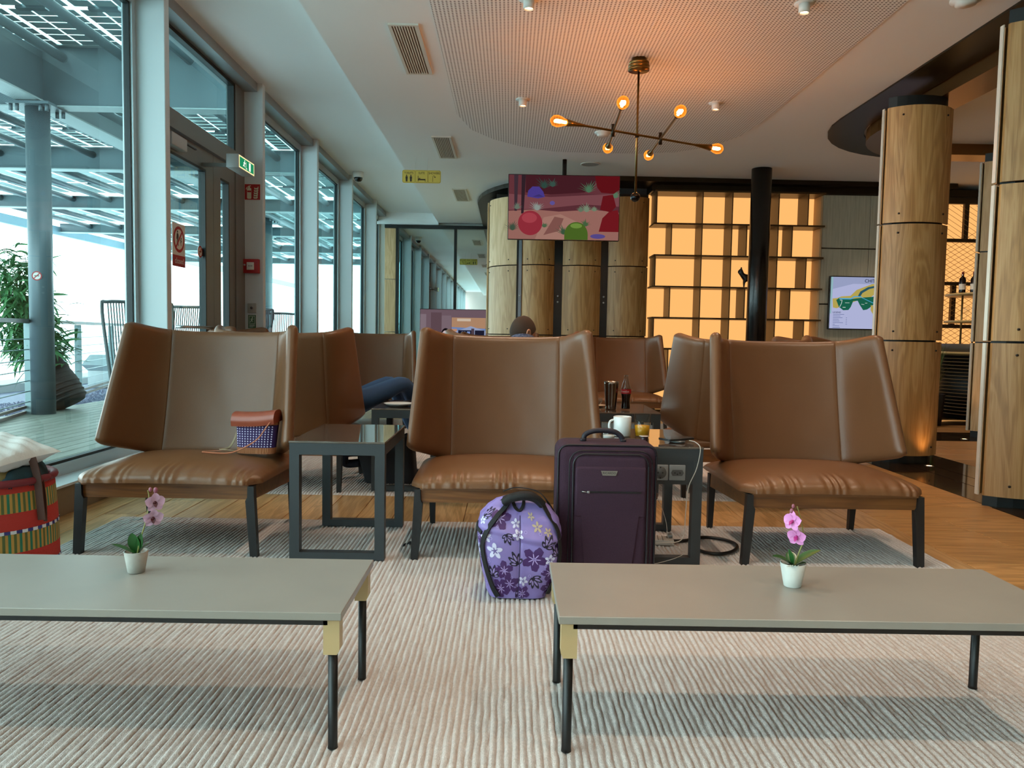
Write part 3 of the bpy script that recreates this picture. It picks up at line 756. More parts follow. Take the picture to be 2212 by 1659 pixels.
def arm(a, bb, cone, name='arm'):
    """rod from a to bb with a socket cone and a bulb at both ends"""
    a = Vector(a) - Vector((CX, CY, 3.094)); bb = Vector(bb) - Vector((CX, CY, 3.094)); d = (bb - a).normalized()
    r = MB()
    r.tube([a + d * .0, a + d * (cone * .45), a + d * cone, bb - d * cone, bb - d * (cone * .45), bb], [.027, .017, .0085, .0085, .017, .027], 14)
    ar = r.build(name, BR, ch)
    for p, s in ((a, -1), (bb, 1)):
        q = d * s; up = q.to_track_quat('Z', 'Y').to_matrix().to_4x4(); up.translation = p
        m_ = MB(); m_.T = up; m_.lathe([(.020, -.002), (.024, .012), (.036, .045), (.042, .075), (.036, .105), (.018, .124), (0, .128)], 18)
        bu = m_.build('bulb', AMB, ar)
        m2 = MB(); m2.T = up; m2.tube([(0, 0, .0), (0, 0, .03), (.010, 0, .05), (.008, 0, .09), (-.008, 0, .09), (-.010, 0, .05), (0, 0, .035)], 0.0115, 6)
        m2.build('filament', BULB, ar)
        light('bulb_light', 'POINT', tuple(p + q * 0.062), BULB_W, (1.0, 0.40, 0.14), size=0.03, parent=ch)
arm((0.385, 5.62, CZ), (1.585, 6.262, CZ), 0.17)
arm((0.722, 5.20, CZ), (0.772, 6.27, CZ), 0.09)
arm((1.131, 5.37, CZ), (1.146, 6.49, CZ), 0.09)
for x, y in ((0.746, 5.81), (1.138, 6.02)): MB().tube([(x - CX, y - CY - .002, zc - .045), (x - CX, y - CY - .002, zc + .045)], 0.014, 10).build('clamp', DKB, ch)

# ---- hanging sign TOILETS / SUITE / SHOWERS
hs = thing('hanging_sign', 'yellow hanging sign with toilets, suite and showers pictograms', 'sign', (-1.31, 9.40, 2.805))
w, h = 0.462, 0.152
b = MB(); b.prism(rrect(0, 0, w, h, 0.022), -0.004, 0.004, 'Y'); b.build('board', mat('sign_yellow', 'c9b04c', 0.5), hs)
for x in (0.155, 0.30): MB().tube([(x, 0, h), (x, 0, 3.1 - 2.805)], 0.0012, 5).build('wire', mat('wire_grey', 'a8abad', 0.4), hs)
for side in (0, 1):
    P = Print((0, -.004, 0) if side == 0 else (w, .004, 0), (1, 0, 0) if side == 0 else (-1, 0, 0), (0, 0, 1))
    dk, ol = '2a2012', '8a7428'
    for i in range(3):
        x0 = .004 + i * .153
        P.poly(ol, rrect(x0, .004, x0 + .148, .148, .02)); P.poly('cdb550', rrect(x0 + .003, .007, x0 + .145, .145, .018))
    for t_, x in (('TOILETS', .078), ('SUITE', .231), ('SHOWERS', .384)):
        P.text('33270a', t_, x, .116, .037, 0.010, 0, .80)
    for x in (.052, .103):
        P.poly(dk, circ(x, .087, .008, 12)); P.poly(dk, rrect(x - .013, .045, x + .013, .077, .006)); P.poly(dk, [(x - .010, .015), (x + .010, .015), (x + .011, .05), (x - .011, .05)])
    P.polys(dk, [bar2((.190, .016), (.190, .085), .006), bar2((.275, .016), (.275, .048), .006), [(.187, .032), (.278, .032), (.278, .047), (.187, .047)], rrect(.196, .049, .216, .058, .003)])
    P.polys(dk, [bar2((.366, .015), (.366, .075), .004), bar2((.366, .075), (.374, .088), .004), bar2((.374, .088), (.386, .086), .004), bar2((.386, .086), (.392, .070), .004), [(.380, .066), (.404, .066), (.399, .075), (.386, .075)]])
    P.build('print', hs)

# ---- hanging television
tvY, tvZ = 9.30, 2.150
tv = screen_frame('television', 'large television hanging from a ceiling pole, cartoon landscape on screen', 'television', (-0.028, tvY, tvZ), (1, 0, 0), (0, 0, 1), 1.316, 0.755, 0.05, 0.008)
for ch_ in tv.children: pass
MB().tube([(0.66, 0.04, .5), (0.66, 0.04, 3.1 - tvZ)], 0.026, 14).build('ceiling_pole', BLACK, tv)
MB().box(0.50, 0.03, .25, 0.82, 0.06, .55).build('mount_plate', BLACK, tv)
P = Print((0, -0.0005, 0), (1, 0, 0), (0, 0, 1), 0.42)
w, h = 1.316, .755
P.poly('6e3a42', [(0, 0), (w, 0), (w, h), (0, h)])
P.poly('7a4148', [(0, .40), (.3, .50), (.75, .56), (w, .52), (w, h), (0, h)]); P.poly('54262e', [(.2, .55), (.5, .53), (.9, .56), (1.0, .60), (1.05, h), (.2, h)])
P.poly('93585e', [(0, .34), (.4, .36), (.9, .42), (w, .40), (w, .55), (.95, .53), (.5, .50), (0, .53)])
P.poly('b87f74', [(0, 0), (w, 0), (w, .33), (1.0, .36), (.6, .33), (.3, .35), (0, .33)])
P.poly('c79384', [(.32, 0), (.95, 0), (.85, .20), (.62, .30), (.42, .26)])
P.poly('9c675f', [(.42, .05), (.60, .10), (.66, .25), (.55, .27)])
P.poly('4d3a44', [(.07, .33), (.10, .33), (.11, h), (.06, h)]); P.poly('3d2b33', [(.15, .30), (.18, .30), (.20, h), (.15, h)])
P.poly('5a49a8', [(.22, .50), (.23, .57), (.28, .62), (.36, .62), (.41, .56), (.43, .50), (.35, .48)]); P.poly('4b3f86', [(.28, .50), (.36, .53), (.42, .50)])
P.poly('7466b4', circ(.52, .43, .03, 14, .025)); P.poly('6a5aa6', circ(1.07, .045, .09, 20, .028))
def tuft(x, y, s, col, n=11, lean=0):
    L = []
    for i in range(n):
        a = radians(20 + 140 * i / (n - 1)); l_ = s * (0.6 + 0.4 * random.random())
        e = (x + cos(a) * l_ + lean, y + sin(a) * l_); m_ = (x + cos(a) * l_ * .5, y + sin(a) * l_ * .62)
        L.append([(x - .006, y), (m_[0] - .006, m_[1]), e, (m_[0] + .006, m_[1]), (x + .006, y)])
    P.polys(col, L)
for x, y, s, c in ((.34, .34, .14, 'aab6ae'), (.10, .35, .09, '7e8c7c'), (.05, .10, .17, '4e6350'), (.42, .60, .16, '3b5a50'), (.52, .62, .12, '466459'), (.95, .56, .17, '5c8a68'), (1.27, .50, .10, '6b8f70'), (.93, .33, .12, '93a58a'), (.86, .33, .08, '7b8f76'), (.43, .14, .07, '5f7a58'), (.66, .06, .14, '4a6a4c'), (.92, .16, .10, '55784f'), (1.02, .34, .08, '8a9c80')): tuft(x, y, s, c)
P.poly('b03a48', circ(.26, .19, .145, 32)); P.poly('c9505c', circ(.25, .25, .09, 24, .06)); P.poly('5a7a2e', [(.67, 0), (.67, .08)] + circ(.81, .06, .14, 18, .15, pi, 0) + [(.95, 0)]); P.poly('86ac4c', circ(.81, .165, .07, 20, .03))
P.poly('8a2028', [(1.08, .10), (1.12, .26), (1.20, .34), (1.30, .36), (w, .30), (w, .10)]); P.poly('74181f', [(1.05, .62), (1.10, .56), (1.25, .55), (w, .60), (w, h), (1.02, h)]); P.poly('7d1c24', [(1.09, .36), (1.12, .52), (1.24, .54), (1.28, .40), (1.22, .33)])
P.build('picture', tv)

# ---- floor television in front of the mirror
ft = screen_frame('floor_television', 'floor standing television in front of the mirror wall, a woman on screen', 'television', (-1.492, 13.0, 0.62), (1, 0, 0), (0, 0, 1), 1.42, 0.79, 0.05, 0.010)
MB().box(0.40, 0.0, -0.62, 1.0, 0.30, -0.60).build('foot_plate', BLACK, ft); MB().box(0.64, 0.06, -0.60, 0.76, 0.10, 0.3).build('stand', BLACK, ft)
P = Print((0, -0.0005, 0), (1, 0, 0), (0, 0, 1), 0.5)
w, h = 1.42, .79
P.poly('7d6670', [(0, 0), (w, 0), (w, h), (0, h)]); P.poly('93808a', [(0, 0), (.1, 0), (.1, h - .08), (0, h - .08)]); P.poly('8b7680', [(.36, .1), (.52, .1), (.52, h - .1), (.36, h - .1)]); P.poly('6c545c', [(.18, .1), (.36, .1), (.36, h - .05), (.18, h - .05)])
P.poly('7f99d0', [(.53, 0), (1.1, 0), (1.1, .66), (.53, .66)]); P.poly('c79a78', [(.53, .50), (1.1, .48), (1.1, .66), (.53, .66)]); P.poly('e8d2bb', [(.62, .60), (.85, .60), (.85, .645), (.62, .645)]); P.poly('d8a080', [(.53, .30), (.62, .30), (.62, .47), (.53, .47)])
P.poly('a8b6dc', [(.53, .40), (.85, .52), (1.1, .44), (1.1, .30), (.53, .30)]); P.polys('232338', [[(.64, .31), (.86, .31), (.86, .45), (.64, .45)], [(.92, .31), (1.08, .31), (1.08, .45), (.92, .45)]]); P.polys('8ea6e0', [[(.70, .33), (.76, .33), (.76, .43), (.70, .43)], [(.79, .33), (.84, .33), (.84, .43), (.79, .43)]]); P.poly('5a4a55', [(.86, .30), (.91, .30), (.91, .48), (.86, .48)])
P.poly('b7a8b4', [(.53, .24), (1.1, .24), (1.1, .30), (.53, .30)]); P.poly('6a5862', [(1.1, 0), (1.2, 0), (1.2, .7), (1.1, .7)]); P.poly('5a7d98', [(1.2, 0), (w, 0), (w, .62), (1.2, .62)]); P.poly('1f2a3c', [(1.22, .30), (1.27, .30), (1.27, .6), (1.22, .6)]); P.poly('d8c8b4', [(1.28, .5), (w, .5), (w, .62), (1.28, .62)])
P.poly('1c1418', circ(.43, .36, .078, 24, .12)); P.poly('e9d0d2', circ(.425, .345, .060, 24, .095)); P.poly('e2c3c4', [(.40, .20), (.45, .20), (.455, .28), (.395, .28)]); P.poly('b8304c', [(.34, 0), (.54, 0), (.52, .20), (.45, .22), (.42, .20), (.38, .22)])
P.polys('3a2428', [circ(.402, .365, .010, 10, .006), circ(.448, .365, .010, 10, .006)]); P.poly('9c3548', circ(.425, .298, .020, 12, .010))
P.build('picture', ft)
# ================================================================ rugs
RUGM = mat('rug_wool', 'ddd3cd', 0.95, var=(110, 'bdb4ae', 0.25), bump=(380, 1.0), sheen=0.3)
def rug(name, label, x0, x1, y0, y1, pitch=0.0185):
    b = MB(); rnd = random.Random(x0)
    n = int((x1 - x0) / pitch); prof = ((0.0, .0056), (.16, .0092), (.5, .0120), (.84, .0092))
    rows = int((y1 - y0) / 0.045)
    xs = []
    for i in range(n):
        for p, z in prof: xs.append((x0 + (i + p) * pitch, z, i))
    xs.append((x1, .0056, n)); m = len(xs)
    wob = [[rnd.uniform(-1, 1) for _ in range(rows + 1)] for _ in range(n + 1)]
    v = []
    for j in range(rows + 1):
        y = y0 + (y1 - y0) * j / rows
        for x, z, i in xs:
            k = wob[i][j]
            v.append((x + k * .0022, y, 0.0005 if j in (0, rows) else z * (1 + 0.16 * k)))
    f = [(j * m + i, j * m + i + 1, (j + 1) * m + i + 1, (j + 1) * m + i) for j in range(rows) for i in range(m - 1)]
    b.add(v, f, True)
    o = b.build(name, RUGM); tag(o, label, 'rug'); return o
rug('rug', 'ribbed off-white wool rug under the coffee tables and front armchairs', -2.03, 1.985, 0.7, 4.06)
rug('rug', 'ribbed off-white wool rug under the second group of armchairs farther back', -1.95, 1.90, 4.69, 8.9)

b = MB()
for x, y, a in ((-.475, 3.52, .9), (-.447, 3.55, 1.5), (-.462, 3.56, .2)):
    q = [(x + cos(a) * .022 * t, y + sin(a) * .022 * t, .014 + .012 * t) for t in (0, .5, 1)]
    b.tube(q, [.002, .006, .001], 6)
tag(b.build('fluff_scrap', mat('scrap_black', '101012', .9)), 'tiny black scraps lying on the rug beside the middle armchair leg', 'scrap')
# ================================================================ coffee tables
TOPM = mat('table_laminate', '88847c', 0.36, var=(5, '918d84', 0.3))
BRASS = mat('satin_brass', 'b8a074', 0.45, metal=0.1)
def coffee_table(x0, x1, label):
    y0, y1, zt = 1.752, 2.180, 0.350
    t = thing('coffee_table', label, 'coffee table', (x0, y0, 0), group='low coffee tables on the rug')
    w, dd = x1 - x0, y1 - y0
    MB().rbox(0, 0, zt - 0.019, w, dd, zt, 0.0015, 1).build('tabletop', TOPM, t)
    r = MB()
    r.box(.035, .012, zt - .034, w - .035, .032, zt - .019); r.box(.035, dd - .032, zt - .034, w - .035, dd - .012, zt - .019)
    r.box(.014, .03, zt - .034, .032, dd - .03, zt - .019); r.box(w - .032, .03, zt - .034, w - .014, dd - .03, zt - .019)
    r.build('frame_rail', BLACK, t)
    for cx, sx in ((.026, 1), (w - .026, -1)):
        for cy in (.030, dd - .030):
            MB().lathe([(.0125, 0.012), (.0115, .02), (.0115, zt - .07), (0, zt - .07)], 16, (cx, cy, 0)).build('leg', BLACK, t)
            k = MB(); a = cx - .019; e = cx + .019
            pts = [(a, zt - .019), (e, zt - .019), (e, zt - .094), (e - .006 * (sx < 0), zt - .105), (a + .006 * (sx > 0), zt - .105), (a, zt - .094)]
            k.prism(pts, cy - .018, cy + .018, 'Y'); k.build('bracket', BRASS, t)
    return t
coffee_table(-1.625, -0.377, 'low grey coffee table on the side of the windows')
coffee_table(0.128, 1.376, 'low grey coffee table beside the purple suitcase and holdall')

# ================================================================ wing armchairs
LEA = mat('cognac_leather', '6a452b', 0.35, spec=0.38, var=(3.2, '744e33', 0.35), bump=(260, 0.12))
LEA2 = mat('cognac_leather_seat', '6e472a', 0.36, spec=0.40, var=(4, '795133', 0.35), bump=(240, 0.12))
WALN = wood('walnut_rail', '5a351b', '74461f', '86552b', 'X', 0.4)
LEGM = mat('chair_leg_black', '17181a', 0.45)
def make_armchair(label):
    t = thing('wing_armchair', label, 'armchair', (0, 0, 0), group='tan leather wing armchairs')
    T, RAD = 0.058, 0.034
    def mid(s, v):
        """s in -1..1 across: |s|<=0.5 is the central back, beyond it the wing; v up the back"""
        a = abs(s); sg = 1 if s >= 0 else -1
        wc = 0.285 + 0.004 * v
        yc = 0.565 + 0.160 * v + 0.012 * sin(pi * v); zc = 0.352 + 0.638 * v
        if a <= 0.5:
            x = wc * a / 0.5; q = (a / 0.5)
            return Vector((sg * x, yc + 0.048 * (1 - q * q), zc + 0.008 * q ** 3 * v))
        w = (a - 0.5) / 0.5
        vv = v
        sh = max(0.0, (w - 0.84) / 0.16)
        if sh > 0: vv = 0.5 + (v - 0.5) * (1 - 0.10 * (1 - sqrt(max(0, 1 - sh * sh))))
        E_ = Vector((0.455 - 0.045 * vv, 0.245 + 0.235 * vv, 0.452 + 0.590 * vv))
        S0 = Vector((wc, yc, zc + 0.008 * v)); C = Vector((wc + 0.080, yc - 0.030, zc + (E_.z - zc) * 0.30))
        p = Vector(bez(S0, C, E_, w)); p.x *= sg
        return p
    us = [0, .02, .045, .08, .13, .2, .28, .34, .375, .41, .44, .463, .48, .492, .498, .5]
    sv = [2 * (u - .25) * 2 for u in us]
    def side(vals): return vals
    cs = [-0.5, -.497, -.488, -.46, -.4, -.3, -.2, -.1, 0, .1, .2, .3, .4, .46, .488, .497, 0.5]
    ws = [.5, .503, .512, .54, .60, .67, .74, .80, .85, .89, .92, .945, .965, .98, .992, 1.0]
    vs = [0, .002, .008, .02, .04, .07, .12, .18, .25, .33, .41, .5, .58, .66, .74, .81, .87, .92, .95, .972, .985, .994, .998, 1.0]
    def half(s, v):
        dmin = min((1 - v) * 0.64, v * 0.64)
        if abs(s) > 0.5: dmin = min(dmin, (1 - abs(s)) / 0.5 * 0.36)
        h = T / 2 * sqrt(max(0, 1 - (1 - min(dmin / RAD, 1)) ** 2))
        ds = abs(abs(s) - 0.5)
        if ds < 0.012: h = max(0, h - 0.0032 * (1 - ds / 0.012))
        return h
    def pt(s, v, sgn):
        e = 1e-3
        du = mid(min(s + e, 1), v) - mid(max(s - e, -1), v); dv = mid(s, min(v + e, 1)) - mid(s, max(v - e, 0))
        nrm = du.cross(dv); nrm.normalize()
        p = mid(s, v)
        h = half(s, v)
        if sgn > 0 and abs(s) < 0.5:   # soft vertical creases in the back
            h += 0.0040 * (sin(s * 31 + 1.5 * sin(v * 6)) + .8 * sin(s * 17 + v * 9)) * sin(pi * v) ** 2 * (1 - abs(s) / .5) + 0.004 * sin((s - .45 + (1 - v) * .22) * 70) * math.exp(-((s - .36 + v * .1) / .09) ** 2) * math.exp(-((v - .22) / .2) ** 2)
        return p + nrm * h * sgn
    def shell(name, ss):
        b = MB(); m = len(ss)
        fr = [pt(s, v, 1) for v in vs for s in ss]; bk = [pt(s, v, -1) for v in vs for s in ss]
        f = [(j * m + i, j * m + i + 1, (j + 1) * m + i + 1, (j + 1) * m + i) for j in range(len(vs) - 1) for i in range(m - 1)]
        b.add(fr, f, True); b.add(bk, [q[::-1] for q in f], True)
        o = b.build(name, LEA, t)
        bm = bmesh.new(); bm.from_mesh(o.data); bmesh.ops.remove_doubles(bm, verts=bm.verts, dist=2e-5); bmesh.ops.recalc_face_normals(bm, faces=bm.faces); bm.to_mesh(o.data); bm.free()
        for p in o.data.polygons: p.use_smooth = True
        return o
    shell('backrest', cs); shell('wing', ws); shell('wing', [-w for w in ws[::-1]])
    # seat cushion, pleated towards its front edge
    def cush(u, v):
        x = (2 * u - 1); y = 2 * v - 1
        hw = 0.408 + 0.012 * v
        px = x * hw; py = -0.055 + (0.62 + .055) * v
        ex = 1 - abs(x) ** 5; ey = 1 - (abs(y) ** 4 if y < 0 else abs(y) ** 8)
        k = max(0, ex) ** 0.34 * max(0, ey) ** 0.34
        crown = 0.062 * k + 0.026 * (1 - x * x) * (1 - (y * .9) ** 2)
        z = 0.326 + crown * (1.0 - 0.10 * v)
        fr = math.exp(-((v - 0.03) / 0.10) ** 2)
        pl = sin(px * 150 + 2.2 * sin(px * 37)) * (0.5 + 0.5 * sin(px * 23 + 1))
        z += 0.0050 * pl * fr * k; py -= 0.003 * pl * fr
        sd = math.exp(-((1 - abs(x)) / 0.10) ** 2)
        z += 0.002 * sin(py * 120) * sd * k
        # rounded plan corners
        c = max(0, abs(x) - .86) / .14 * max(0, -y - .78) / .22
        px -= (1 if x > 0 else -1) * 0.03 * c; py += 0.03 * c
        return (px, py, z)
    def tt(i): # denser near the ends
        return 0.5 - 0.5 * cos(pi * i)
    b = MB()
    b.grid(lambda u, v: cush(u if 0.04 < u < .96 else (0.04 * tt(u / .08) * 2 if u <= .04 else 1 - 0.04 * tt((1 - u) / .08) * 2), tt(v)), 150, 44)
    b.prism([(-.365, -.04), (.365, -.04), (.41, .60), (-.41, .60)], 0.318, 0.328)
    b.build('seat_cushion', LEA2, t)
    # rails
    r = MB()
    r.prism([(-.385, .262), (.385, .262), (.385, .320), (-.385, .320)], -0.028, -0.006, 'Y')
    r.prism([(-.365, .232), (.365, .232), (.365, .31), (-.365, .31)], 0.600, 0.62, 'Y')
    r.prism([(-.028, .262), (-.028, .320), (.61, .315), (.61, .232)], -.385, -.363, 'X'); r.prism([(-.028, .262), (-.028, .320), (.61, .315), (.61, .232)], .363, .385, 'X')
    r.build('seat_rail', WALN, t)
    for s in (-1, 1):
        l_ = MB()
        pts = [(.404, 0), (.388, .322), (.362, .322), (.360, .272), (.352, .258), (.372, 0)]
        pts = [(s * x, z) for x, z in pts]
        if s < 0: pts = pts[::-1]
        l_.prism(pts, -.042, -.008, 'Y'); l_.build('leg', LEGM, t)
        k = MB(); k.add([(s * .355, .585, .30), (s * .39, .585, .30), (s * .39, .628, .30), (s * .355, .628, .30), (s * .358, .615, 0), (s * .384, .615, 0), (s * .384, .643, 0), (s * .358, .643, 0)],
                        [(0, 1, 2, 3), (4, 7, 6, 5), (0, 4, 5, 1), (1, 5, 6, 2), (2, 6, 7, 3), (3, 7, 4, 0)])
        k.build('leg', LEGM, t)
    return t
arm0 = make_armchair('tan leather wing armchair with the small purple purse on its seat')
def seat(x, y, rz, label, first=False):
    if first:
        arm0.location = (x, y, 0.0); arm0.rotation_euler = (0, 0, rz); return arm0
    return dup(arm0, (x, y, 0.0), rz, label)
RZT = 0.012
a = seat(-1.49, 3.372, 0.0, '', True)
seat(-0.012, 3.372, 0, 'tan leather wing armchair behind the suitcase and the floral holdall')
seat(1.445, 3.372, 0, 'tan leather wing armchair standing before the oak clad columns')
seat(-1.41, 5.372, pi, 'tan leather wing armchair turned away, with a lounging person in jeans')
seat(0.03, 5.372, pi, 'tan leather wing armchair turned away, where the short haired man sits')
seat(1.475, 5.372, pi, 'empty tan leather wing armchair seen from the back, next to the cola table')
seat(-1.46, 8.05, 0, 'tan leather wing armchair facing this way, far off on the window side')
seat(-0.10, 8.05, 0, 'tan leather wing armchair far off in the middle, only a wing tip showing')
seat(1.27, 8.05, 0, 'tan leather wing armchair facing this way, right behind the cola bottle')
seat(-1.72, 6.62, pi / 2, 'tan leather wing armchair by the windows, only its wing tip above another chair')
seat(1.93, 6.62, -pi / 2, 'tan leather wing armchair by the columns, only its wing tip above another chair')

# ================================================================ side tables
STM = mat('side_table_slate', '2f3437', 0.5)
STG = mat('smoked_glass_top', '5a4f46', 0.04, spec=0.9, coat=0.6)
def side_table(x0, y0, label, apron=0.046, w=0.41, dd=0.635):
    t = thing('side_table', label, 'side table', (x0, y0, 0), group='slate side tables with glass tops')
    H = 0.522
    for y in (0, dd - .045):
        f = MB()
        f.box(0, y, .014, .042, y + .045, H); f.box(w - .042, y, .014, w, y + .045, H)
        f.box(.042, y, H - .05, w - .042, y + .045, H); f.box(.042, y, .014, w - .042, y + .045, .046)
        f.build('frame', STM, t)
    r = MB(); r.box(0, .045, H - .05, .02, dd - .045, H); r.box(w - .02, .045, H - .05, w, dd - .045, H); r.box(.02, .045, H - .012, w - .02, dd - .045, H)
    r.build('apron', STM, t)
    MB().rbox(-.002, -.002, H, w + .002, dd + .002, H + .009, .002, 1).build('glass_top', STG, t)
    if apron > .05:
        MB().box(.042, .004, H - apron, w - .042, .03, H - .05).build('socket_panel', STM, t)
    return t
side_table(-0.935, 3.292, 'slate side table with bare glossy top between two front armchairs')
sr = side_table(0.437, 3.30, 'slate side table with sockets, mug and phone behind the suitcase', 0.155, 0.412)
side_table(-0.845, 4.775, 'slate side table carrying a white plate by the person in jeans')
side_table(0.545, 4.775, 'slate side table carrying the cola bottle and steel tumbler')
# sockets on the front panel
def socket(x, kind):
    b = MB(); b.rbox(x, -.004, .385, x + .071, .006, .453, .004); s = b.build('socket', mat('socket_grey', '7c7d7e', 0.5), sr)
    cx, cz = x + .0355, .419
    q = MB()
    if kind == 0:
        q.tube([(cx, -.0045, cz), (cx, -.006, cz)], .0265, 24); s2 = q.build('socket_well', mat('socket_well', '4b4c4d', 0.5), s)
        q = MB()
        for dx in (-.010, .010): q.tube([(cx + dx, -.006, cz), (cx + dx, -.0068, cz)], .0035, 8)
        q.box(cx - .003, -.0068, cz + .021, cx + .003, -.006, cz + .026).box(cx - .003, -.0068, cz - .026, cx + .003, -.006, cz - .021)
    else:
        q.prism([(cx + .028 * p[0], cz + .016 * p[1]) for p in ((-1, 0), (-.75, .8), (.75, .8), (1, 0), (.75, -.8), (-.75, -.8))], -.006, -.0045, 'Y'); s2 = q.build('socket_well', mat('socket_well', '4b4c4d', 0.5), s)
        q = MB()
        for dx, dz in ((-.011, 0), (.011, 0), (0, -.006)): q.tube([(cx + dx, -.006, cz + dz), (cx + dx, -.0068, cz + dz)], .003, 8)
    q.build('socket_hole', mat('hole_black', '0a0a0a', 0.6), s)
socket(.192, 0); socket(.266, 1)

# ================================================================ things on the side tables
TZ = 0.532
CER = mat('white_ceramic', 'dcdedd', 0.25)
t = thing('coffee_mug', 'white ceramic mug behind the suitcase handle, beside the orange juice', 'mug', (0.545, 3.63, TZ))
MB().lathe([(0, .001), (.036, .001), (.041, .006), (.0425, .092), (.0405, .094), (.0385, .09), (.037, .01), (0, .008)], 32).build('cup', CER, t)
hd = MB(); hd.tube(smoothpath([(-.040, -.006, .078), (-.060, -.012, .070), (-.064, -.014, .045), (-.052, -.010, .022), (-.040, -.006, .02)], 6), .0055, 8); hd.build('handle', CER, t)
t = thing('juice_glass', 'clear tumbler half full of orange juice beside the white mug', 'glass', (0.638, 3.62, TZ))
MB().lathe([(0, .0005), (.031, .0005), (.0335, .004), (.0405, .108), (.0388, .108), (.032, .006), (0, .005)], 32).build('glass_wall', GLS, t)
MB().lathe([(0, .006), (.0315, .006), (.0352, .054), (0, .054)], 32).build('juice', mat('orange_juice', 'e0a010', 0.3, emit='e09a10', es=0.02), t)
t = thing('creamer_cup', 'tiny dark creamer pod with foil lid before the juice glass', 'cup', (0.617, 3.44, TZ))
MB().lathe([(0, 0), (.015, 0), (.018, .025), (0, .025)], 18).build('pot', mat('creamer_maroon', '2e1018', 0.4), t); MB().lathe([(0, .025), (.023, .025), (.023, .027), (0, .027)], 18).build('foil_lid', mat('foil', 'bdb7b4', 0.35, metal=0.6), t)
t = thing('milk_cup', 'small glass cup left of the mug, behind the suitcase handle', 'cup', (0.465, 3.50, TZ))
MB().lathe([(0, .0005), (.026, .0005), (.03, .045), (.0285, .045), (.025, .004), (0, .004)], 24).build('glass_wall', GLS, t); MB().lathe([(0, .004), (.0245, .004), (.026, .02), (0, .02)], 24).build('milk', mat('milk', 'dfe2e2', 0.4), t)
t = thing('charging_pad', 'round charging pad under the dark phone', 'charger', (0.765, 3.44, TZ))
MB().lathe([(0, .001), (.034, .001), (.038, .005), (.036, .010), (0, .010)], 28).build('pad', mat('pad_steel', '6d7174', 0.3, metal=0.5), t)
t = thing('smartphone', 'dark smartphone lying on the round charging pad', 'phone', (0.765, 3.455, TZ + .0105), 0.55)
b = MB(); b.prism(rrect(-.078, -.038, .078, .038, .010), .0005, .009); b.build('case', mat('phone_black', '1b1c1e', 0.35), t)
MB().prism(rrect(-.074, -.034, .074, .034, .008), .009, .0096).build('glass_face', mat('phone_glass', '26282b', 0.06, coat=0.5), t)
WC = mat('white_cable', 'b9b2a9', 0.5)
b = MB(); b.tube(smoothpath([(0.812, 3.405, .546), (0.826, 3.345, .546), (0.832, 3.285, .525), (0.815, 3.275, .44), (.782, 3.27, .36), (.772, 3.262, .26), (.765, 3.25, .17), (.74, 3.235, .135), (.66, 3.225, .13), (.612, 3.21, .13)], 8), .0019, 6)
tag(b.build('phone_cable', WC), 'white cable hanging from the phone down the side table front', 'cable')
b = MB(); b.tube(smoothpath([(0.613, 3.20, .36), (0.65, 3.235, .31), (.685, 3.25, .22), (.70, 3.25, .14), (.745, 3.25, .10), (.775, 3.275, .075), (.74, 3.28, .05), (.66, 3.29, .022), (.64, 3.31, .018)], 8), .0013, 6)
tag(b.build('charging_cable', WC), 'thin white cable looping from the suitcase side to the floor', 'cable')
t = thing('power_strip', 'pale flat power box with a metal plug on the rug', 'power strip', (0.72, 3.66, 0.012), -0.12)
MB().rbox(-.09, -.045, 0, .09, .045, .026, .005).build('body', mat('strip_pale', 'b9b3ab', 0.6), t)
for i in range(6): MB().box(-.075 + i * .022, -.044, .026, -.071 + i * .022, .044, .0268).build('groove', mat('strip_line', '6e6963', 0.6), t)
MB().rbox(.06, .0, .026, .085, .035, .043, .003).build('plug', mat('plug_steel', '8d9092', 0.3, metal=0.7), t)
b = MB(); b.tube(smoothpath([(.80, 3.655, .025), (.87, 3.68, .02), (.98, 3.745, .021), (1.075, 3.70, .021), (1.10, 3.60, .021), (1.05, 3.50, .021), (.97, 3.455, .021), (.905, 3.50, .021), (.895, 3.60, .021), (.915, 3.67, .031)], 8), .0085, 8)
tag(b.build('extension_lead', mat('cord_black', '0b0b0b', 0.45)), 'thick black power cord looped on the rug beside the side table', 'cable')

t = thing('steel_tumbler', 'brushed steel tumbler beside the cola bottle', 'tumbler', (0.668, 4.96, TZ))
MB().lathe([(0, .001), (.034, .001), (.036, .006), (.036, .03), (.047, .165), (.048, .182), (.0455, .182), (.043, .16), (.032, .02), (0, .02)], 36).build('cup', mat('tumbler_steel', '8e8378', 0.22, metal=1.0), t)
t = thing('cola_bottle', 'contoured glass bottle half full of cola with red label', 'bottle', (0.762, 4.95, TZ))
MB().lathe([(0, .001), (.028, .001), (.031, .006), (.0305, .02), (.0265, .055), (.0275, .075), (.0325, .105), (.0325, .135), (.029, .152), (.016, .195), (.0125, .212), (.0145, .214), (.0145, .226), (.011, .226), (.011, .214), (.0145, .193), (.027, .150), (.0305, .134), (.0305, .105), (.0255, .075), (.0245, .055), (.028, .02), (.026, .008), (0, .008)], 36).build('glass_wall', GLS, t)
MB().lathe([(0, .009), (.0265, .009), (.028, .02), (.0245, .055), (.0255, .075), (.0302, .100), (.0302, .104), (0, .104)], 32).build('cola', mat('cola_dark', '120604', 0.1), t)
lb = MB(); lb.lathe([(.0329, .106), (.0329, .134)], 36, cap=False); L = lb.build('paper_label', mat('label_red', 'a81418', 0.5), t)
vs_, fs_ = text_mesh('Coca-Cola', 1.0, 0.004, 0.35)
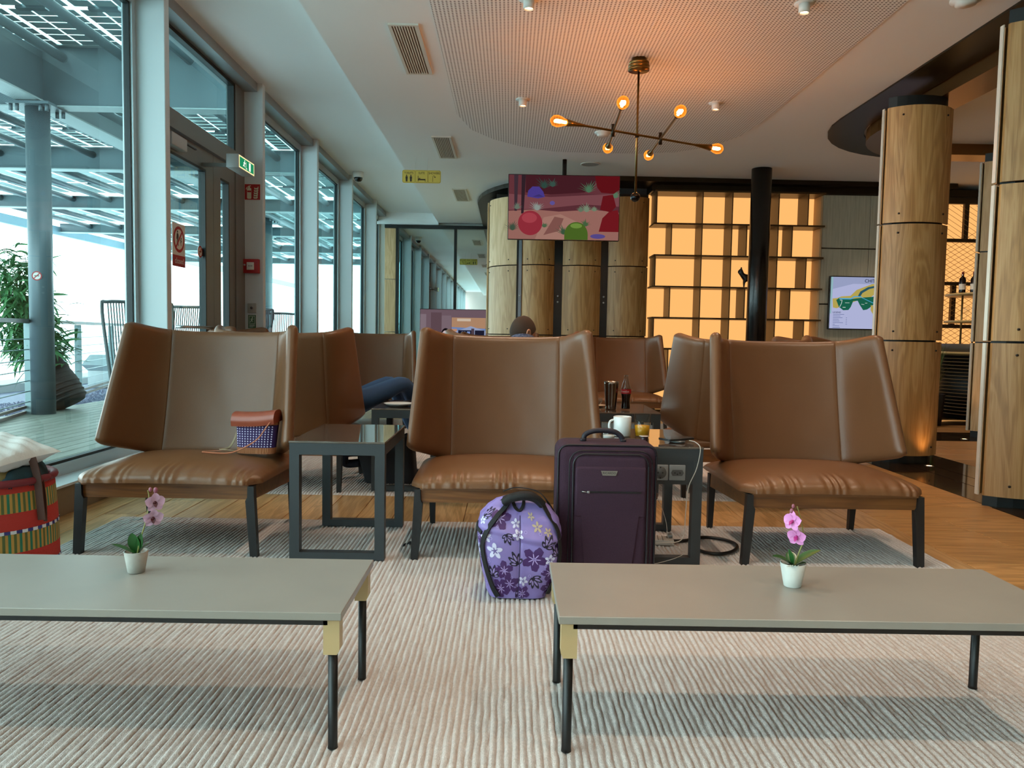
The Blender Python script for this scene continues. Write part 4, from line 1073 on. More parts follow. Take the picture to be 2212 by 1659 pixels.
b = MB(); b.add([(.0333 * sin(x * .0135 / .0333 - .45), -.0333 * cos(x * .0135 / .0333 - .45), .120 + y * .0135) for x, y in vs_], fs_); b.build('lettering', mat('label_white', 'e8dcd8', 0.6), L)
t = thing('glass_teacup', 'empty clear glass cup on a saucer left of the steel tumbler', 'cup', (0.60, 5.16, TZ))
MB().lathe([(0, .001), (.04, .001), (.062, .009), (.062, .011), (.03, .004), (0, .004)], 28).build('saucer', mat('saucer_cream', 'c8b8a2', 0.3), t)
MB().lathe([(0, .012), (.022, .012), (.036, .035), (.04, .062), (.0385, .062), (.034, .036), (.02, .015), (0, .015)], 28).build('cup', GLS, t)
b = MB(); b.tube(smoothpath([(-.037, 0, .052), (-.058, -.004, .05), (-.058, -.004, .03), (-.034, 0, .028)], 5), .003, 6); b.build('handle', GLS, t)
b = MB(); b.lathe([(0, .002), (.055, .002), (.062, .004), (.094, .018), (.096, .020), (.093, .021), (.06, .008), (0, .007)], 40)
tag(b.build('dinner_plate', CER, None, (-0.70, 4.94, TZ)), 'white plate on the side table by the person in jeans', 'plate')

# ================================================================ orchids on the coffee tables
LEAF = mat('orchid_leaf', '1f4a22', 0.28, spec=0.5, var=(40, '2c5d2a', 0.3))
STEM = mat('orchid_stem', '8a8a4a', 0.5)
PET1 = mat('petal_pale', 'd9b4d6', 0.5); PET2 = mat('petal_pink', 'd586c0', 0.5)
LIP1 = mat('lip_maroon', '4a1220', 0.45); LIP2 = mat('lip_magenta', 'b3287c', 0.45)
SOIL = mat('soil_dark', '15120e', 0.9, bump=(300, 0.8))
def blade(base, d, up, L, w, bend, nseg=8, fold=0.12):
    """leaf or petal: starts at base, goes along d, droops by bend"""
    d = Vector(d).normalized(); up = Vector(up); sdir = d.cross(up).normalized(); up = sdir.cross(d).normalized()
    b = MB(); v = []
    for i in range(nseg + 1):
        t = i / nseg; ww = w * sin(pi * min(1, (t * .93 + .05))) ** 0.7 if t < 1 else 0.0006
        c = Vector(base) + d * L * t + up * (L * (0.35 * t - bend * t * t))
        v += [c - sdir * ww + up * ww * fold, c - up * ww * fold * .6, c + sdir * ww + up * ww * fold]
    f = []
    for i in range(nseg):
        f += [(3 * i, 3 * i + 1, 3 * i + 4, 3 * i + 3), (3 * i + 1, 3 * i + 2, 3 * i + 5, 3 * i + 4)]
    return b.add(v, f, True)
def flower(parent, c, face, s, pm_, lm):
    c = Vector(c); n = Vector(face).normalized(); a = n.orthogonal().normalized(); bq = n.cross(a)
    z = Vector((0, 0, 1)); a = (z - n * z.dot(n)).normalized(); bq = n.cross(a)
    m_ = MB()
    for an, l_ in ((215, .40), (180, .60), (145, .40)):
        dd_ = a * cos(radians(an)) + bq * sin(radians(an)) + n * .8
        q = blade(c + n * .002, dd_, bq * .3 + n, s * l_, s * .17, .2, 5); m_.add(q.v, q.f, True)
    m_.ball(tuple(c + n * .004), s * .15, 8, 6)
    lipo = m_.build('flower', lm, parent)
    for an, w_ in ((0, .42), (75, .55), (-75, .55), (140, .40), (-140, .40)):
        dd_ = a * cos(radians(an)) + bq * sin(radians(an)) + n * .1
        blade(c, dd_, n, s, s * w_, .35, 7, .2).build('petal', pm_, lipo)
def orchid(key, loc, r0, r1, hh, potc, label, leaves, stem, flowers, buds, pm_, lm):
    t = thing('orchid_plant', label, 'plant', loc)
    MB().lathe([(0, .0005), (r1 * .95, .0005), (r1, .003), (r0, hh), (r0 - .003, hh + .0005), (r0 - .005, hh - .007), (0, hh - .007)], 32).build('pot', potc, t)
    MB().lathe([(r0 - .004, hh - .009), (0, hh - .005)], 20).build('soil', SOIL, t)
    for base, d_, L_, w_, bd in leaves: blade(base, d_, (0, 0, 1) if abs(Vector(d_).normalized().z) < .9 else (0, -1, 0), L_, w_, bd, 9, .22).build('leaf', LEAF, t)
    sp = smoothpath(stem, 8); b = MB(); b.tube(sp, [.0022 - .0010 * i / len(sp) for i in range(len(sp))], 8); b.build('stem', STEM, t)
    for c, fc, s in flowers: flower(t, c, fc, s, pm_, lm)
    for c, r in buds: b = MB(); b.ball(c, (r * .8, r * .8, r * 1.1), 10, 8); b.build('bud', mat('bud_mauve', '8a4a5c', 0.45), t)
    return t
orchid('a', (-0.985, 2.03, 0.350), .0305, .0215, .058, mat('pot_concrete', 'a9a69e', 0.75, var=(30, '8f8c84', 0.25)), 'pale pink potted orchid with dark lips on the coffee table by the windows',
       [((0.0, -.006, .052), (-1, -.25, .25), .062, .0135, .12), ((0, .004, .052), (-.12, .1, 1), .055, .016, .05), ((.003, .004, .052), (.25, .1, .95), .056, .010, .05), ((.006, .0, .05), (.7, .1, .62), .042, .0125, .22), ((0, .01, .05), (-.6, .8, .4), .035, .011, .2)],
       [(.003, 0, .05), (.012, 0, .09), (.026, 0, .135), (.034, 0, .175), (.036, .0, .205), (.033, 0, .222)],
       [((.050, .002, .190), (.60, -.62, -.05), .027), ((.044, .004, .148), (.55, -.70, -.25), .027)], [((.040, 0, .224), .0055), ((.053, .002, .222), .0075)], PET1, LIP1)
ob = orchid('b', (0.762, 2.00, 0.350), .0335, .0225, .063, mat('pot_white', 'c9ccc6', 0.7, var=(25, 'b9bcb6', 0.3)), 'bright pink potted orchid on the coffee table beside the suitcase',
       [((.004, 0, .058), (.95, .0, .40), .078, .021, .22), ((.0, .0, .056), (-.95, .05, .35), .060, .020, .32), ((.004, -.006, .056), (.6, -.4, .25), .03, .010, .2), ((-.004, -.004, .058), (-.45, -.2, .8), .045, .009, .1), ((-.002, -.012, .056), (-.2, -.8, .3), .03, .011, .3), ((.0, .01, .056), (.2, .9, .4), .045, .014, .2)],
       [(.004, 0, .055), (.014, 0, .09), (.023, 0, .118), (.022, 0, .15), (.012, 0, .19), (.004, 0, .214)],
       [((-.008, -.008, .176), (-.75, -.55, .1), .027), ((.004, -.008, .136), (-.6, -.7, -.15), .026)], [((-.006, 0, .214), .0055), ((-.010, -.002, .201), .007)], PET2, LIP2)
b = MB()
for i in range(9): b.tube([(-.027 + i * .0035, -.028, .061), (-.025 + i * .0035 + .003 * sin(i * 3), -.034, .066)], .0009, 5)
stuff(b.build('moss_fibre', mat('moss_pale', 'cfd3c4', 0.8), ob))
# ================================================================ luggage
PUR = mat('plum_fabric', '2f1527', 0.85, bump=(700, 0.5), var=(200, '391b31', 0.3))
PURD = mat('plum_piping', '15101a', 0.5)
sc = thing('suitcase', 'upright dark plum soft suitcase with a maker plate and top handle', 'suitcase', (0.395, 3.085, 0.0), 0.0)
w2, dp = 0.196, 0.105
b = MB(); b.rbox(-w2, -dp, .045, w2, dp, .580, .034, 4); b.build('body', PUR, sc)
b = MB(); b.rbox(-.135, -dp - .028, .075, .155, -dp + .02, .545, .026, 4); b.build('front_pocket', PUR, sc)
b = MB(); b.rbox(-.128, -dp - .034, .300, .148, -dp, .500, .012, 3); b.build('upper_pocket', PUR, sc)
b = MB(); b.add([(-.110, -dp - .0335, .385), (.130, -dp - .0335, .385), (.095, -dp - .0345, .09), (-.085, -dp - .0345, .09), (-.110, -dp - .02, .385), (.130, -dp - .02, .385), (.095, -dp - .02, .09), (-.085, -dp - .02, .09)], [(0, 3, 2, 1), (0, 1, 5, 4), (1, 2, 6, 5), (2, 3, 7, 6), (3, 0, 4, 7)]); b.build('front_gusset', PUR, sc)
def rim(y, x0, x1, z0, z1, r, rad, name='piping', m=PURD):
    pts = [(p[0], y, p[1]) for p in rrect(x0, z0, x1, z1, rad, 6)]
    b = MB(); b.tube(pts + [pts[0], pts[1]], r, 6); return b.build(name, m, sc)
rim(-dp + .012, -w2 + .004, w2 - .004, .05, .576, .0045, .04); rim(dp - .012, -w2 + .004, w2 - .004, .05, .576, .0045, .04)
rim(-dp - .022, -.136, .156, .075, .546, .004, .045)
rim(-dp - .012, -.150, .172, .065, .558, .0025, .05, 'zip_line', mat('zip_black', '0c0a10', 0.4))
b = MB(); b.box(-.105, -dp - .0365, .397, .128, -dp - .033, .404); z_ = b.build('zip', mat('zip_black', '0c0a10', 0.4), sc)
b = MB(); b.rbox(-.082, -dp - .042, .396, -.072, -dp - .035, .405, .002); b.tube([(-.082, -dp - .038, .4), (-.102, -dp - .038, .403)], .002, 6); b.build('zip_pull', mat('zip_steel', '9a9a9c', 0.3, metal=0.8), z_)
b = MB(); b.prism([(-.030, .484), (.034, .484), (.028, .466), (-.024, .466)], -dp - .038, -dp - .033, 'Y'); pl = b.build('maker_plate', mat('plate_pewter', '8d867e', 0.35, metal=0.6), sc)
P = Print((0, -dp - .038, 0), (1, 0, 0), (0, 0, 1)); P.text('2a2226', 'RICARDO', .002, .4755, .0115, 0.004, 0, 1.0); P.build('lettering', pl)
b = MB()
b.tube(smoothpath([(-.085, 0, .582), (-.080, 0, .606), (-.04, 0, .622), (.03, 0, .621), (.062, 0, .602), (.072, 0, .582)], 6), .0105, 10); b.build('carry_handle', mat('handle_plum', '1b1522', 0.6), sc)
MB().rbox(-.10, -.012, .578, -.078, .012, .592, .004).build('handle_mount', PURD, sc); MB().rbox(.062, -.012, .578, .085, .012, .590, .004).build('handle_mount', PURD, sc)
for x in (-.15, .15):
    b = MB(); b.tube([(x - .012, .075, .024), (x + .012, .075, .024)], .024, 16); b.build('wheel', mat('wheel_black', '0b0b0c', 0.5), sc)
    b = MB(); b.rbox(x - .02, -dp + .005, .0, x + .02, -dp + .045, .047, .006); b.build('foot', PURD, sc)
for x in (-.15, .15):
    b = MB(); b.rbox(x - .022, .045, .024, x + .022, dp, .06, .006); b.build('wheel_housing', PURD, sc)
b = MB(); b.strap([(w2 + .001, -.05, .36), (w2 + .012, -.02, .37), (w2 + .012, .03, .37), (w2 + .001, .06, .36)], .02, .006); b.build('side_handle', PURD, sc)

# ---- floral holdall: soft body, print follows the cloth
dt = thing('floral_holdall', 'lilac holdall printed with flowers, black straps, leaning on the suitcase', 'bag', (0.050, 2.925, 0.012))
_sq = []
for i in range(721):
    t = 2 * pi * i / 720; ca, sa = cos(t), sin(t)
    _sq.append((abs(ca) ** .5 * (1 if ca >= 0 else -1) * .155, abs(sa) ** .5 * (1 if sa >= 0 else -1) * .118))
_al = [0.0]
for i in range(720): _al.append(_al[-1] + sqrt((_sq[i + 1][0] - _sq[i][0]) ** 2 + (_sq[i + 1][1] - _sq[i][1]) ** 2))
PERI = _al[-1]
def _ring(u):
    t = ((0.5 + u) % 1.0) * PERI; lo, hi = 0, 720      # u = 0 at the left end, 0.25 in the middle of the front
    while hi - lo > 1:
        m_ = (lo + hi) // 2
        if _al[m_] <= t: lo = m_
        else: hi = m_
    k = (t - _al[lo]) / max(1e-9, _al[lo + 1] - _al[lo])
    return _sq[lo][0] + (_sq[lo + 1][0] - _sq[lo][0]) * k, _sq[lo][1] + (_sq[lo + 1][1] - _sq[lo][1]) * k
def _lerp(tab, v):
    for (a0, b0), (a1, b1) in zip(tab, tab[1:]):
        if v <= a1:
            q = (v - a0) / (a1 - a0); q = q * q * (3 - 2 * q) * .5 + q * .5
            return b0 + (b1 - b0) * q
    return tab[-1][1]
def hold(u, v):
    """u round the bag (0.25 faces the viewer), v from base to top"""
    x, y = _ring(u)
    kx = _lerp(((0, .70), (.06, .78), (.3, .94), (.62, 1.04), (.78, .98), (.88, .80), (.96, .58), (1, .30)), v)
    ky = _lerp(((0, .80), (.3, 1.0), (.62, .98), (.8, .72), (.92, .34), (1, .10)), v)
    fold = .008 * sin(5 * u * 2 * pi + 5 * v) * sin(pi * v) + .006 * sin(21 * u + 14 * v) - .016 * math.exp(-((v - .60 - .04 * sin(14 * u)) / .025) ** 2) + .012 * math.exp(-((v - .66 - .04 * sin(14 * u)) / .03) ** 2) - .010 * math.exp(-((u - .25) / .006) ** 2)
    x = x * kx * (1 + fold * 1.5) + .012 * (1 - v) * v; y = y * ky * (1 + fold * 4)
    return Vector((x, y, 0.004 + 0.372 * v + .012 * (x / .15) * sin(pi * v) * -1))
LIL = mat('lilac_cloth', '9080c0', 0.42, var=(14, '8170b2', 0.3), bump=(30, 0.35))
b = MB(); b.grid(lambda u, v: tuple(hold(u, v)), 120, 56, True, True); n0 = len(b.v)
b.add([tuple(hold(i / 120, 0)) for i in range(120)], [list(range(120))]); b.add([tuple(hold(i / 120, 1)) for i in range(120)], [list(range(120))[::-1]])
b.build('cloth_body', LIL, dt)
def onbag(u, v, lift):
    e = .004
    p = hold(u, v); n = (hold(u + e, v) - p).cross(hold(u, v + e) - p); n.normalize()
    if n.dot(Vector((p.x, p.y, 0))) < 0: n = -n
    return p + n * lift
dec = {}
def decal(col, u, v, pts, lift):
    """fan polygon, pts in metres on the cloth"""
    m_ = dec.setdefault(col, MB()); ku, kv = 1 / PERI, 1 / .38
    rings = [[onbag(u + x * r * ku, min(.985, max(.01, v + y * r * kv)), lift) for x, y in pts] for r in (0.5, 1.0)]
    c = onbag(u, v, lift); n = len(pts); vs_ = [c] + rings[0] + rings[1]
    m_.add(vs_, [(0, 1 + i, 1 + (i + 1) % n) for i in range(n)] + [(1 + i, 1 + n + i, 1 + n + (i + 1) % n, 1 + (i + 1) % n) for i in range(n)], True)
def petals(col, u, v, s, n, rot, lift, wid=.55, notch=0.0):
    for k in range(n):
        a = rot + 2 * pi * k / n; cx, cy = cos(a) * s * .58, sin(a) * s * .58
        pts = []
        for i in range(14):
            t = 2 * pi * i / 14; rr = 1 + notch * sin(5 * t)
            px, py = cos(t) * s * .45 * rr, sin(t) * s * .45 * wid * rr
            pts.append((cx + px * cos(a) - py * sin(a), cy + px * sin(a) + py * cos(a)))
        ku, kv = 1 / PERI, 1 / .38
        decal(col, u + cx * ku, v + cy * kv, [(x - cx, y - cy) for x, y in pts], lift)
def leafy(u, v, s, rot):
    for k, (da, l_) in enumerate(((0, 1), (.5, .85), (-.5, .8), (1.0, .6), (-1.0, .55))):
        a = rot + da; pts = []
        for i in range(12):
            t = 2 * pi * i / 12; px, py = cos(t) * s * .5 * l_, sin(t) * s * .13
            pts.append((px * cos(a) - py * sin(a), px * sin(a) + py * cos(a)))
        ku, kv = 1 / PERI, 1 / .38
        cx, cy = cos(a) * s * .5 * l_, sin(a) * s * .5 * l_
        decal('1c1830', u + cx * ku, v + cy * kv, pts, .0012)
        pts2 = [(x * .55, y * .45) for x, y in pts]; decal('9a88c4', u + cx * ku, v + cy * kv, pts2, .0016)
rb = random.Random(4)
for u, v, s in ((.17, .80, .042), (.31, .43, .048), (.19, .30, .036), (.21, .16, .042), (.165, .10, .04), (.38, .30, .035), (.27, .06, .035), (.08, .60, .03), (.03, .3, .04), (.43, .6, .035), (.40, .12, .04), (.6, .5, .045), (.75, .3, .045), (.87, .6, .045), (.7, .7, .04)):
    petals('43205f', u, v, s, 5, rb.random() * 6, .0013, .75, .10); petals('b9a4de', u, v, s * .5, 7, rb.random() * 6, .0018, .18)
for u, v, s in ((.155, .48, .030), (.12, .60, .022), (.245, .66, .020), (.235, .76, .018), (.37, .44, .020), (.10, .76, .016), (.27, .20, .020), (.06, .46, .025), (.45, .35, .022), (.56, .3, .026), (.8, .5, .026)):
    petals('d5d3ee', u, v, s, 5, rb.random() * 6, .0015, .6); petals('5b4790', u, v, s * .45, 5, rb.random() * 6, .0019, .3)
for u, v, s in ((.32, .74, .020), (.36, .70, .016), (.30, .83, .014)): petals('b9a58c', u, v, s, 5, rb.random() * 6, .0015, .5)
for u, v, s, r in ((.20, .66, .045, -1.2), (.35, .55, .055, 1.1), (.245, .36, .055, 2.0), (.31, .24, .06, -.9), (.14, .22, .05, 1.3), (.10, .80, .045, .8), (.09, .38, .05, 1.8), (.40, .47, .045, 1.7), (.24, .03, .04, .4), (.5, .5, .06, 1), (.66, .3, .06, 2), (.9, .4, .06, 1)): leafy(u, v, s, r)
for i in range(26):
    u, v = rb.uniform(.05, .45), rb.uniform(.1, .75); decal('a99bd6', u, v, circ(0, 0, .006, 10), .0011); decal('8470b2', u, v, circ(0, 0, .004, 10), .0014)
for c, m_ in dec.items(): stuff(m_.build('flower_print', mat('print_' + c, c, 0.5), dt))
BLK = mat('webbing_black', '0d0d10', 0.75, bump=(500, 0.4))
def web(uv, w=.026, lift=.004, name='strap', extra=()):
    pts = [onbag(u, v, lift) for u, v in uv] + [Vector(e) for e in extra]
    sp = smoothpath(pts, 5); b = MB()
    v = []; 
    for i, p in enumerate(sp):
        d_ = (sp[min(i + 1, len(sp) - 1)] - sp[max(i - 1, 0)]).normalized(); o_ = Vector((p.x, p.y, max(0, p.z - .2))); o_ = (o_ - d_ * o_.dot(d_)).normalized(); s_ = d_.cross(o_) * w / 2
        v += [p - s_, p + s_, p + s_ + o_ * .003, p - s_ + o_ * .003]
    f = [(4 * i + k, 4 * i + (k + 1) % 4, 4 * i + 4 + (k + 1) % 4, 4 * i + 4 + k) for i in range(len(sp) - 1) for k in range(4)] + [(3, 2, 1, 0), tuple(4 * (len(sp) - 1) + k for k in range(4))]
    b.add(v, f); return b.build(name, BLK, dt)
web([(.145, .02), (.125, .12), (.115, .30), (.105, .50), (.125, .66), (.155, .80), (.18, .92)], .024, .004, 'strap', [(-.06, -.05, .372), (.0, -.045, .392), (.05, -.045, .390), (.085, -.05, .365)])
web([(.40, .05), (.415, .25), (.42, .45), (.41, .60), (.40, .72), (.38, .86)], .026, .005, 'strap', [(.085, -.045, .362)])
web([(.60, .1), (.61, .4), (.60, .7), (.58, .9)], .026, .004, 'strap', [(.07, .03, .385), (-.01, .03, .398), (-.06, .02, .385)])
web([(.02, .70), (.06, .665), (.10, .63)], .012, .003, 'piping'); web([(.20, .97), (.225, .90), (.25, .865), (.27, .91), (.285, .97)], .012, .003, 'zip_edge')
b = MB()
b.tube(smoothpath([(-.055, -.055, .358), (-.03, -.07, .378), (.02, -.075, .388), (.06, -.065, .378), (.088, -.05, .352)], 6), .016, 10); b.build('padded_grip', BLK, dt)
b = MB(); b.tube([onbag(.253, v, .0015) for v in [.02 + .03 * i for i in range(28)]], .0016, 5); b.build('centre_seam', mat('seam_dark', '3b2d5c', 0.6), dt)

# ---- small woven purse on the left armchair
pu = thing('woven_purse', 'small purple dotted woven purse with tan leather flap on the armchair seat', 'bag', (-1.215, 3.72, 0.408), -0.10)
def purse(u, v):
    a = 2 * pi * u; k = .88 + .12 * v
    ca, sa = cos(a), sin(a); x = .105 * k * abs(ca) ** .6 * (1 if ca > 0 else -1); y = .045 * k * abs(sa) ** .8 * (1 if sa > 0 else -1)
    return (x, y + .02 * v, .001 + .172 * v)
RAF = mat('raffia_tan', '9a5f38', 0.75, bump=(160, 0.9), stretch=(1, 1, .1))
def pband(v0, v1, m, name, ribs=True):
    b = MB(); b.grid(lambda u, v: tuple(Vector(purse(u, v0 + (v1 - v0) * v)) * 1.0 + Vector((cos(2 * pi * u), sin(2 * pi * u), 0)) * (.0012 * sin(u * 2 * pi * 46) if ribs else 0)), 184 if ribs else 80, 4, True, True); return b.build(name, m, pu)
pband(0, .17, RAF, 'woven_base'); pband(.17, .80, mat('purse_purple', '2b1150', 0.75, bump=(300, .5)), 'woven_body', False); pband(.80, .90, RAF, 'woven_rim')
dots = MB()
for side in (-1, 1):
    for j in range(9):
        v = .21 + j * .068; k = .88 + .12 * v
        for i in range(13):
            x = (-.090 + .015 * i) * k; q = abs(x / (.105 * k)); yy = .045 * k * (1 - q ** (2 / .6)) ** .4
            c = Vector((x, side * (yy + .0012) + .02 * v, .001 + .172 * v)); n = Vector((x * q * 4, side, 0)).normalized(); t_ = n.cross(Vector((0, 0, 1)))
            dots.add([c + n * .001 + t_ * p + Vector((0, 0, w_)) for p, w_ in circ(0, 0, .0034, 8)], [list(range(8))])
stuff(dots.build('white_stitches', mat('stitch_white', 'c9bedd', 0.7), pu))
_fp = smoothpath([(0, -.046, .140), (0, -.050, .172), (0, -.030, .200), (0, .012, .207), (0, .046, .195), (0, .062, .150)], 5)
b = MB(); nn_ = len(_fp) - 1
b.grid(lambda u, v: ((2 * u - 1) * .106, _fp[round(v * nn_)].y, _fp[round(v * nn_)].z + .014 * (u - .5) - .006 * sin(pi * u)), 24, nn_)
for sx in (-.106, .106): b.add([(sx, p.y, p.z + .007 * (1 if sx > 0 else -1)) for p in _fp], [list(range(len(_fp)))])
b.build('leather_flap', mat('flap_leather', '8a3f2a', 0.35, var=(20, '9a4a32', .3)), pu)
STR = mat('strap_tan', 'b0694a', 0.5)
b = MB(); b.strap(smoothpath([(.098, -.035, .175), (.075, -.058, .135), (.03, -.062, .075), (-.04, -.070, .030), (-.10, -.085, .009), (-.17, -.09, .008), (-.245, -.06, .007), (-.20, -.03, .008), (-.12, -.02, .012)], 6), .007, .003); b.build('strap', STR, pu)
b = MB(); b.strap(smoothpath([(-.10, .03, .13), (-.125, .03, .06), (-.14, .0, .022), (-.165, -.04, .017), (-.10, -.06, .018), (-.07, -.05, .012)], 6), .009, .003); b.build('strap', mat('strap_pale', '9c8668', 0.6), pu)

# ---- striped woven basket with cushion and clothes
BX, BY = -1.935, 2.87
bk = thing('woven_basket', 'large striped sisal basket full of clothes at the left edge of the picture', 'basket', (BX, BY, 0.001))
def bandb(z0, z1, mats, name, nseg=150, rib=.0015, r0=.218, r1=.205):
    b = MB(); H = .455
    R = lambda z: r0 + (r1 - r0) * z / H + .008 * sin(pi * z / H)
    nn = nseg; v = []; f = []
    for j in range(3):
        z = z0 + (z1 - z0) * j / 2
        for i in range(nn * 2):
            a = 2 * pi * i / (nn * 2); r = R(z) + (rib if i % 2 else 0)
            v.append((r * cos(a), r * sin(a), z))
    N = nn * 2
    for j in range(2):
        for i in range(N): f.append((j * N + i, j * N + (i + 1) % N, (j + 1) * N + (i + 1) % N, (j + 1) * N + i))
    k = len(b.f); b.add(v, f, True)
    for q in range(len(f)): b.m[k + q] = ((q % N) // 2) % len(mats)
    return b.build(name, mats, bk)
RED = mat('sisal_red', 'a8281e', 0.8, bump=(200, .6)); GRN = mat('sisal_green', '1f6a50', 0.8); ORN = mat('sisal_ochre', 'a8803a', 0.8); OLV = mat('sisal_olive', '4f5a2c', 0.8); WHT = mat('sisal_white', 'c9cbd0', 0.8); BLU = mat('sisal_blue', '2b2f6e', 0.8); RIMM = mat('basket_rim', '6e1822', 0.6)
zs = 0.0; 
bandb(0, .055, [RED], 'weave_band'); bandb(.055, .115, [GRN, ORN, OLV, ORN], 'weave_band'); bandb(.115, .127, [WHT, BLU], 'weave_band', 70, .004); bandb(.127, .185, [RED], 'weave_band')
bandb(.185, .255, [GRN, ORN, OLV, ORN], 'weave_band'); bandb(.255, .267, [WHT, BLU], 'weave_band', 70, .004); bandb(.267, .33, [RED], 'weave_band'); bandb(.33, .40, [GRN, ORN, OLV, ORN], 'weave_band'); bandb(.40, .425, [RED], 'weave_band')
b = MB(); pts = [(.208 * cos(2 * pi * i / 48), .208 * sin(2 * pi * i / 48), .436) for i in range(48)]; b.tube(pts + pts[:2], .014, 10); b.build('rim', RIMM, bk)
MB().lathe([(0, .002), (.214, .002), (.20, .42), (.195, .42), (.2, .01), (0, .01)], 40).build('lining', mat('lining_dark', '20191a', .9), bk)
b = MB(); b.strap(smoothpath([(.195, -.06, .52), (.214, -.062, .45), (.222, -.062, .36), (.226, -.058, .29)], 6), .028, .004); b.strap(smoothpath([(.212, -.03, .44), (.224, -.035, .36), (.228, -.04, .28)], 5), .012, .004); b.build('leather_tab', mat('tab_brown', '4d2a1e', .6), bk)
def lump(name, c, r, m, label, cat, seed, sq=.75):
    rr = random.Random(seed); ph = [rr.random() * 6 for _ in range(6)]
    b = MB()
    def fn(u, v):
        a = 2 * pi * u; t = pi * (v - .5)
        x, y, z = cos(a) * cos(t), sin(a) * cos(t), sin(t)
        d = 1 + .07 * sin(3 * x * 2 + ph[0]) * sin(4 * y + ph[1]) + .05 * sin(9 * x + 5 * z + ph[2]) + .03 * sin(14 * y + ph[3])
        return (r[0] * x * d, r[1] * y * d, r[2] * z * d)
    b.grid(fn, 40, 20, True, True); return tag(b.build(name, m, None, c), label, cat)
lump('folded_garment', (BX + .05, BY - .10, .445), (.10, .075, .06), mat('khaki_cloth', '7a6a3c', .85, bump=(60, .5)), 'crumpled khaki garment in the striped basket', 'clothing', 1)
lump('folded_garment', (BX + .13, BY - .02, .44), (.07, .12, .06), mat('teal_cloth', '12333c', .85, bump=(60, .5)), 'dark teal garment in the striped basket under the cushion', 'clothing', 2)
lump('folded_garment', (BX - .08, BY + .03, .44), (.11, .11, .06), mat('navy_cloth', '14161f', .85, bump=(60, .5)), 'near black garment in the striped basket behind the khaki one', 'clothing', 5)
tag(MB().rbox(-.014, -.012, 0, .014, .012, .022, .003).build('fabric_tag', mat('tag_red', 'b5202c', .7), None, (BX + .118, BY - .145, .482), (0, .2, .4)), 'small bright red fabric tag between the garments in the basket', 'tag')
def pillow(u, v):
    x, y = 2 * u - 1, 2 * v - 1
    k = (1 - abs(x) ** 2.6) * (1 - abs(y) ** 2.6)
    ear = 1 + .10 * (abs(x * y) ** 3)
    cr = .004 * sin(9 * x + 6 * y) + .003 * sin(17 * y - 8 * x)
    return (.165 * x * ear * (1 - .10 * (1 - abs(x)) * 0), .125 * y * ear, k, cr * k ** .3)
pil = thing('cushion', 'crumpled white cushion lying on top of the striped basket', 'cushion', (BX + .03, BY - .03, .535))
pil.rotation_euler = (.10, .10, -.35)
b = MB(); b.grid(lambda u, v: (lambda q: (q[0], q[1], .058 * max(0, q[2]) ** .5 + q[3]))(pillow(u, v)), 40, 36); b.build('upper_cover', mat('cushion_white_top', 'd9d7d3', .85, bump=(120, .3)), pil)
b = MB(); b.grid(lambda u, v: (lambda q: (q[0], q[1], -.058 * max(0, q[2]) ** .5 + q[3]))(pillow(u, v)), 40, 36); b.build('lower_cover', mat('cushion_white', 'd2d2d2', .8, bump=(120, .3)), pil)

# ---- dark bag under the plate table
fb = thing('travel_bag', 'dark navy travel bag on the rug underneath the plate side table', 'bag', (-0.77, 5.13, 0.012), 0.0)
def tb(u, v):
    a = 2 * pi * u; ca, sa = cos(a), sin(a); k = .92 + .14 * v - .10 * max(0, v - .7) * 3
    return (.185 * k * abs(ca) ** .45 * (1 if ca > 0 else -1) - .05 * v, .12 * k * abs(sa) ** .45 * (1 if sa > 0 else -1), .001 + .30 * v + .008 * sin(8 * a))
NAV = mat('navy_bag', '0c1018', .7, bump=(200, .4))
b = MB(); b.grid(tb, 60, 16, True, True); b.add([tb(i / 60, 1) for i in range(60)], [list(range(60))]); b.add([tb(i / 60, 0) for i in range(60)], [list(range(60))[::-1]]); b.build('body', NAV, fb)
b = MB(); b.tube(smoothpath([(-.21, -.08, .20), (-.29, -.09, .19), (-.30, -.04, .12), (-.21, -.02, .12)], 6), .028, 10); b.build('rolled_sleeve', mat('navy_fleece', '0f1626', .9), fb)
b = MB(); b.strap(smoothpath([(-.10, -.15, .27), (-.08, -.16, .36), (.04, -.16, .37), (.06, -.15, .27)], 6), .025, .004); b.build('strap', BLK, fb)

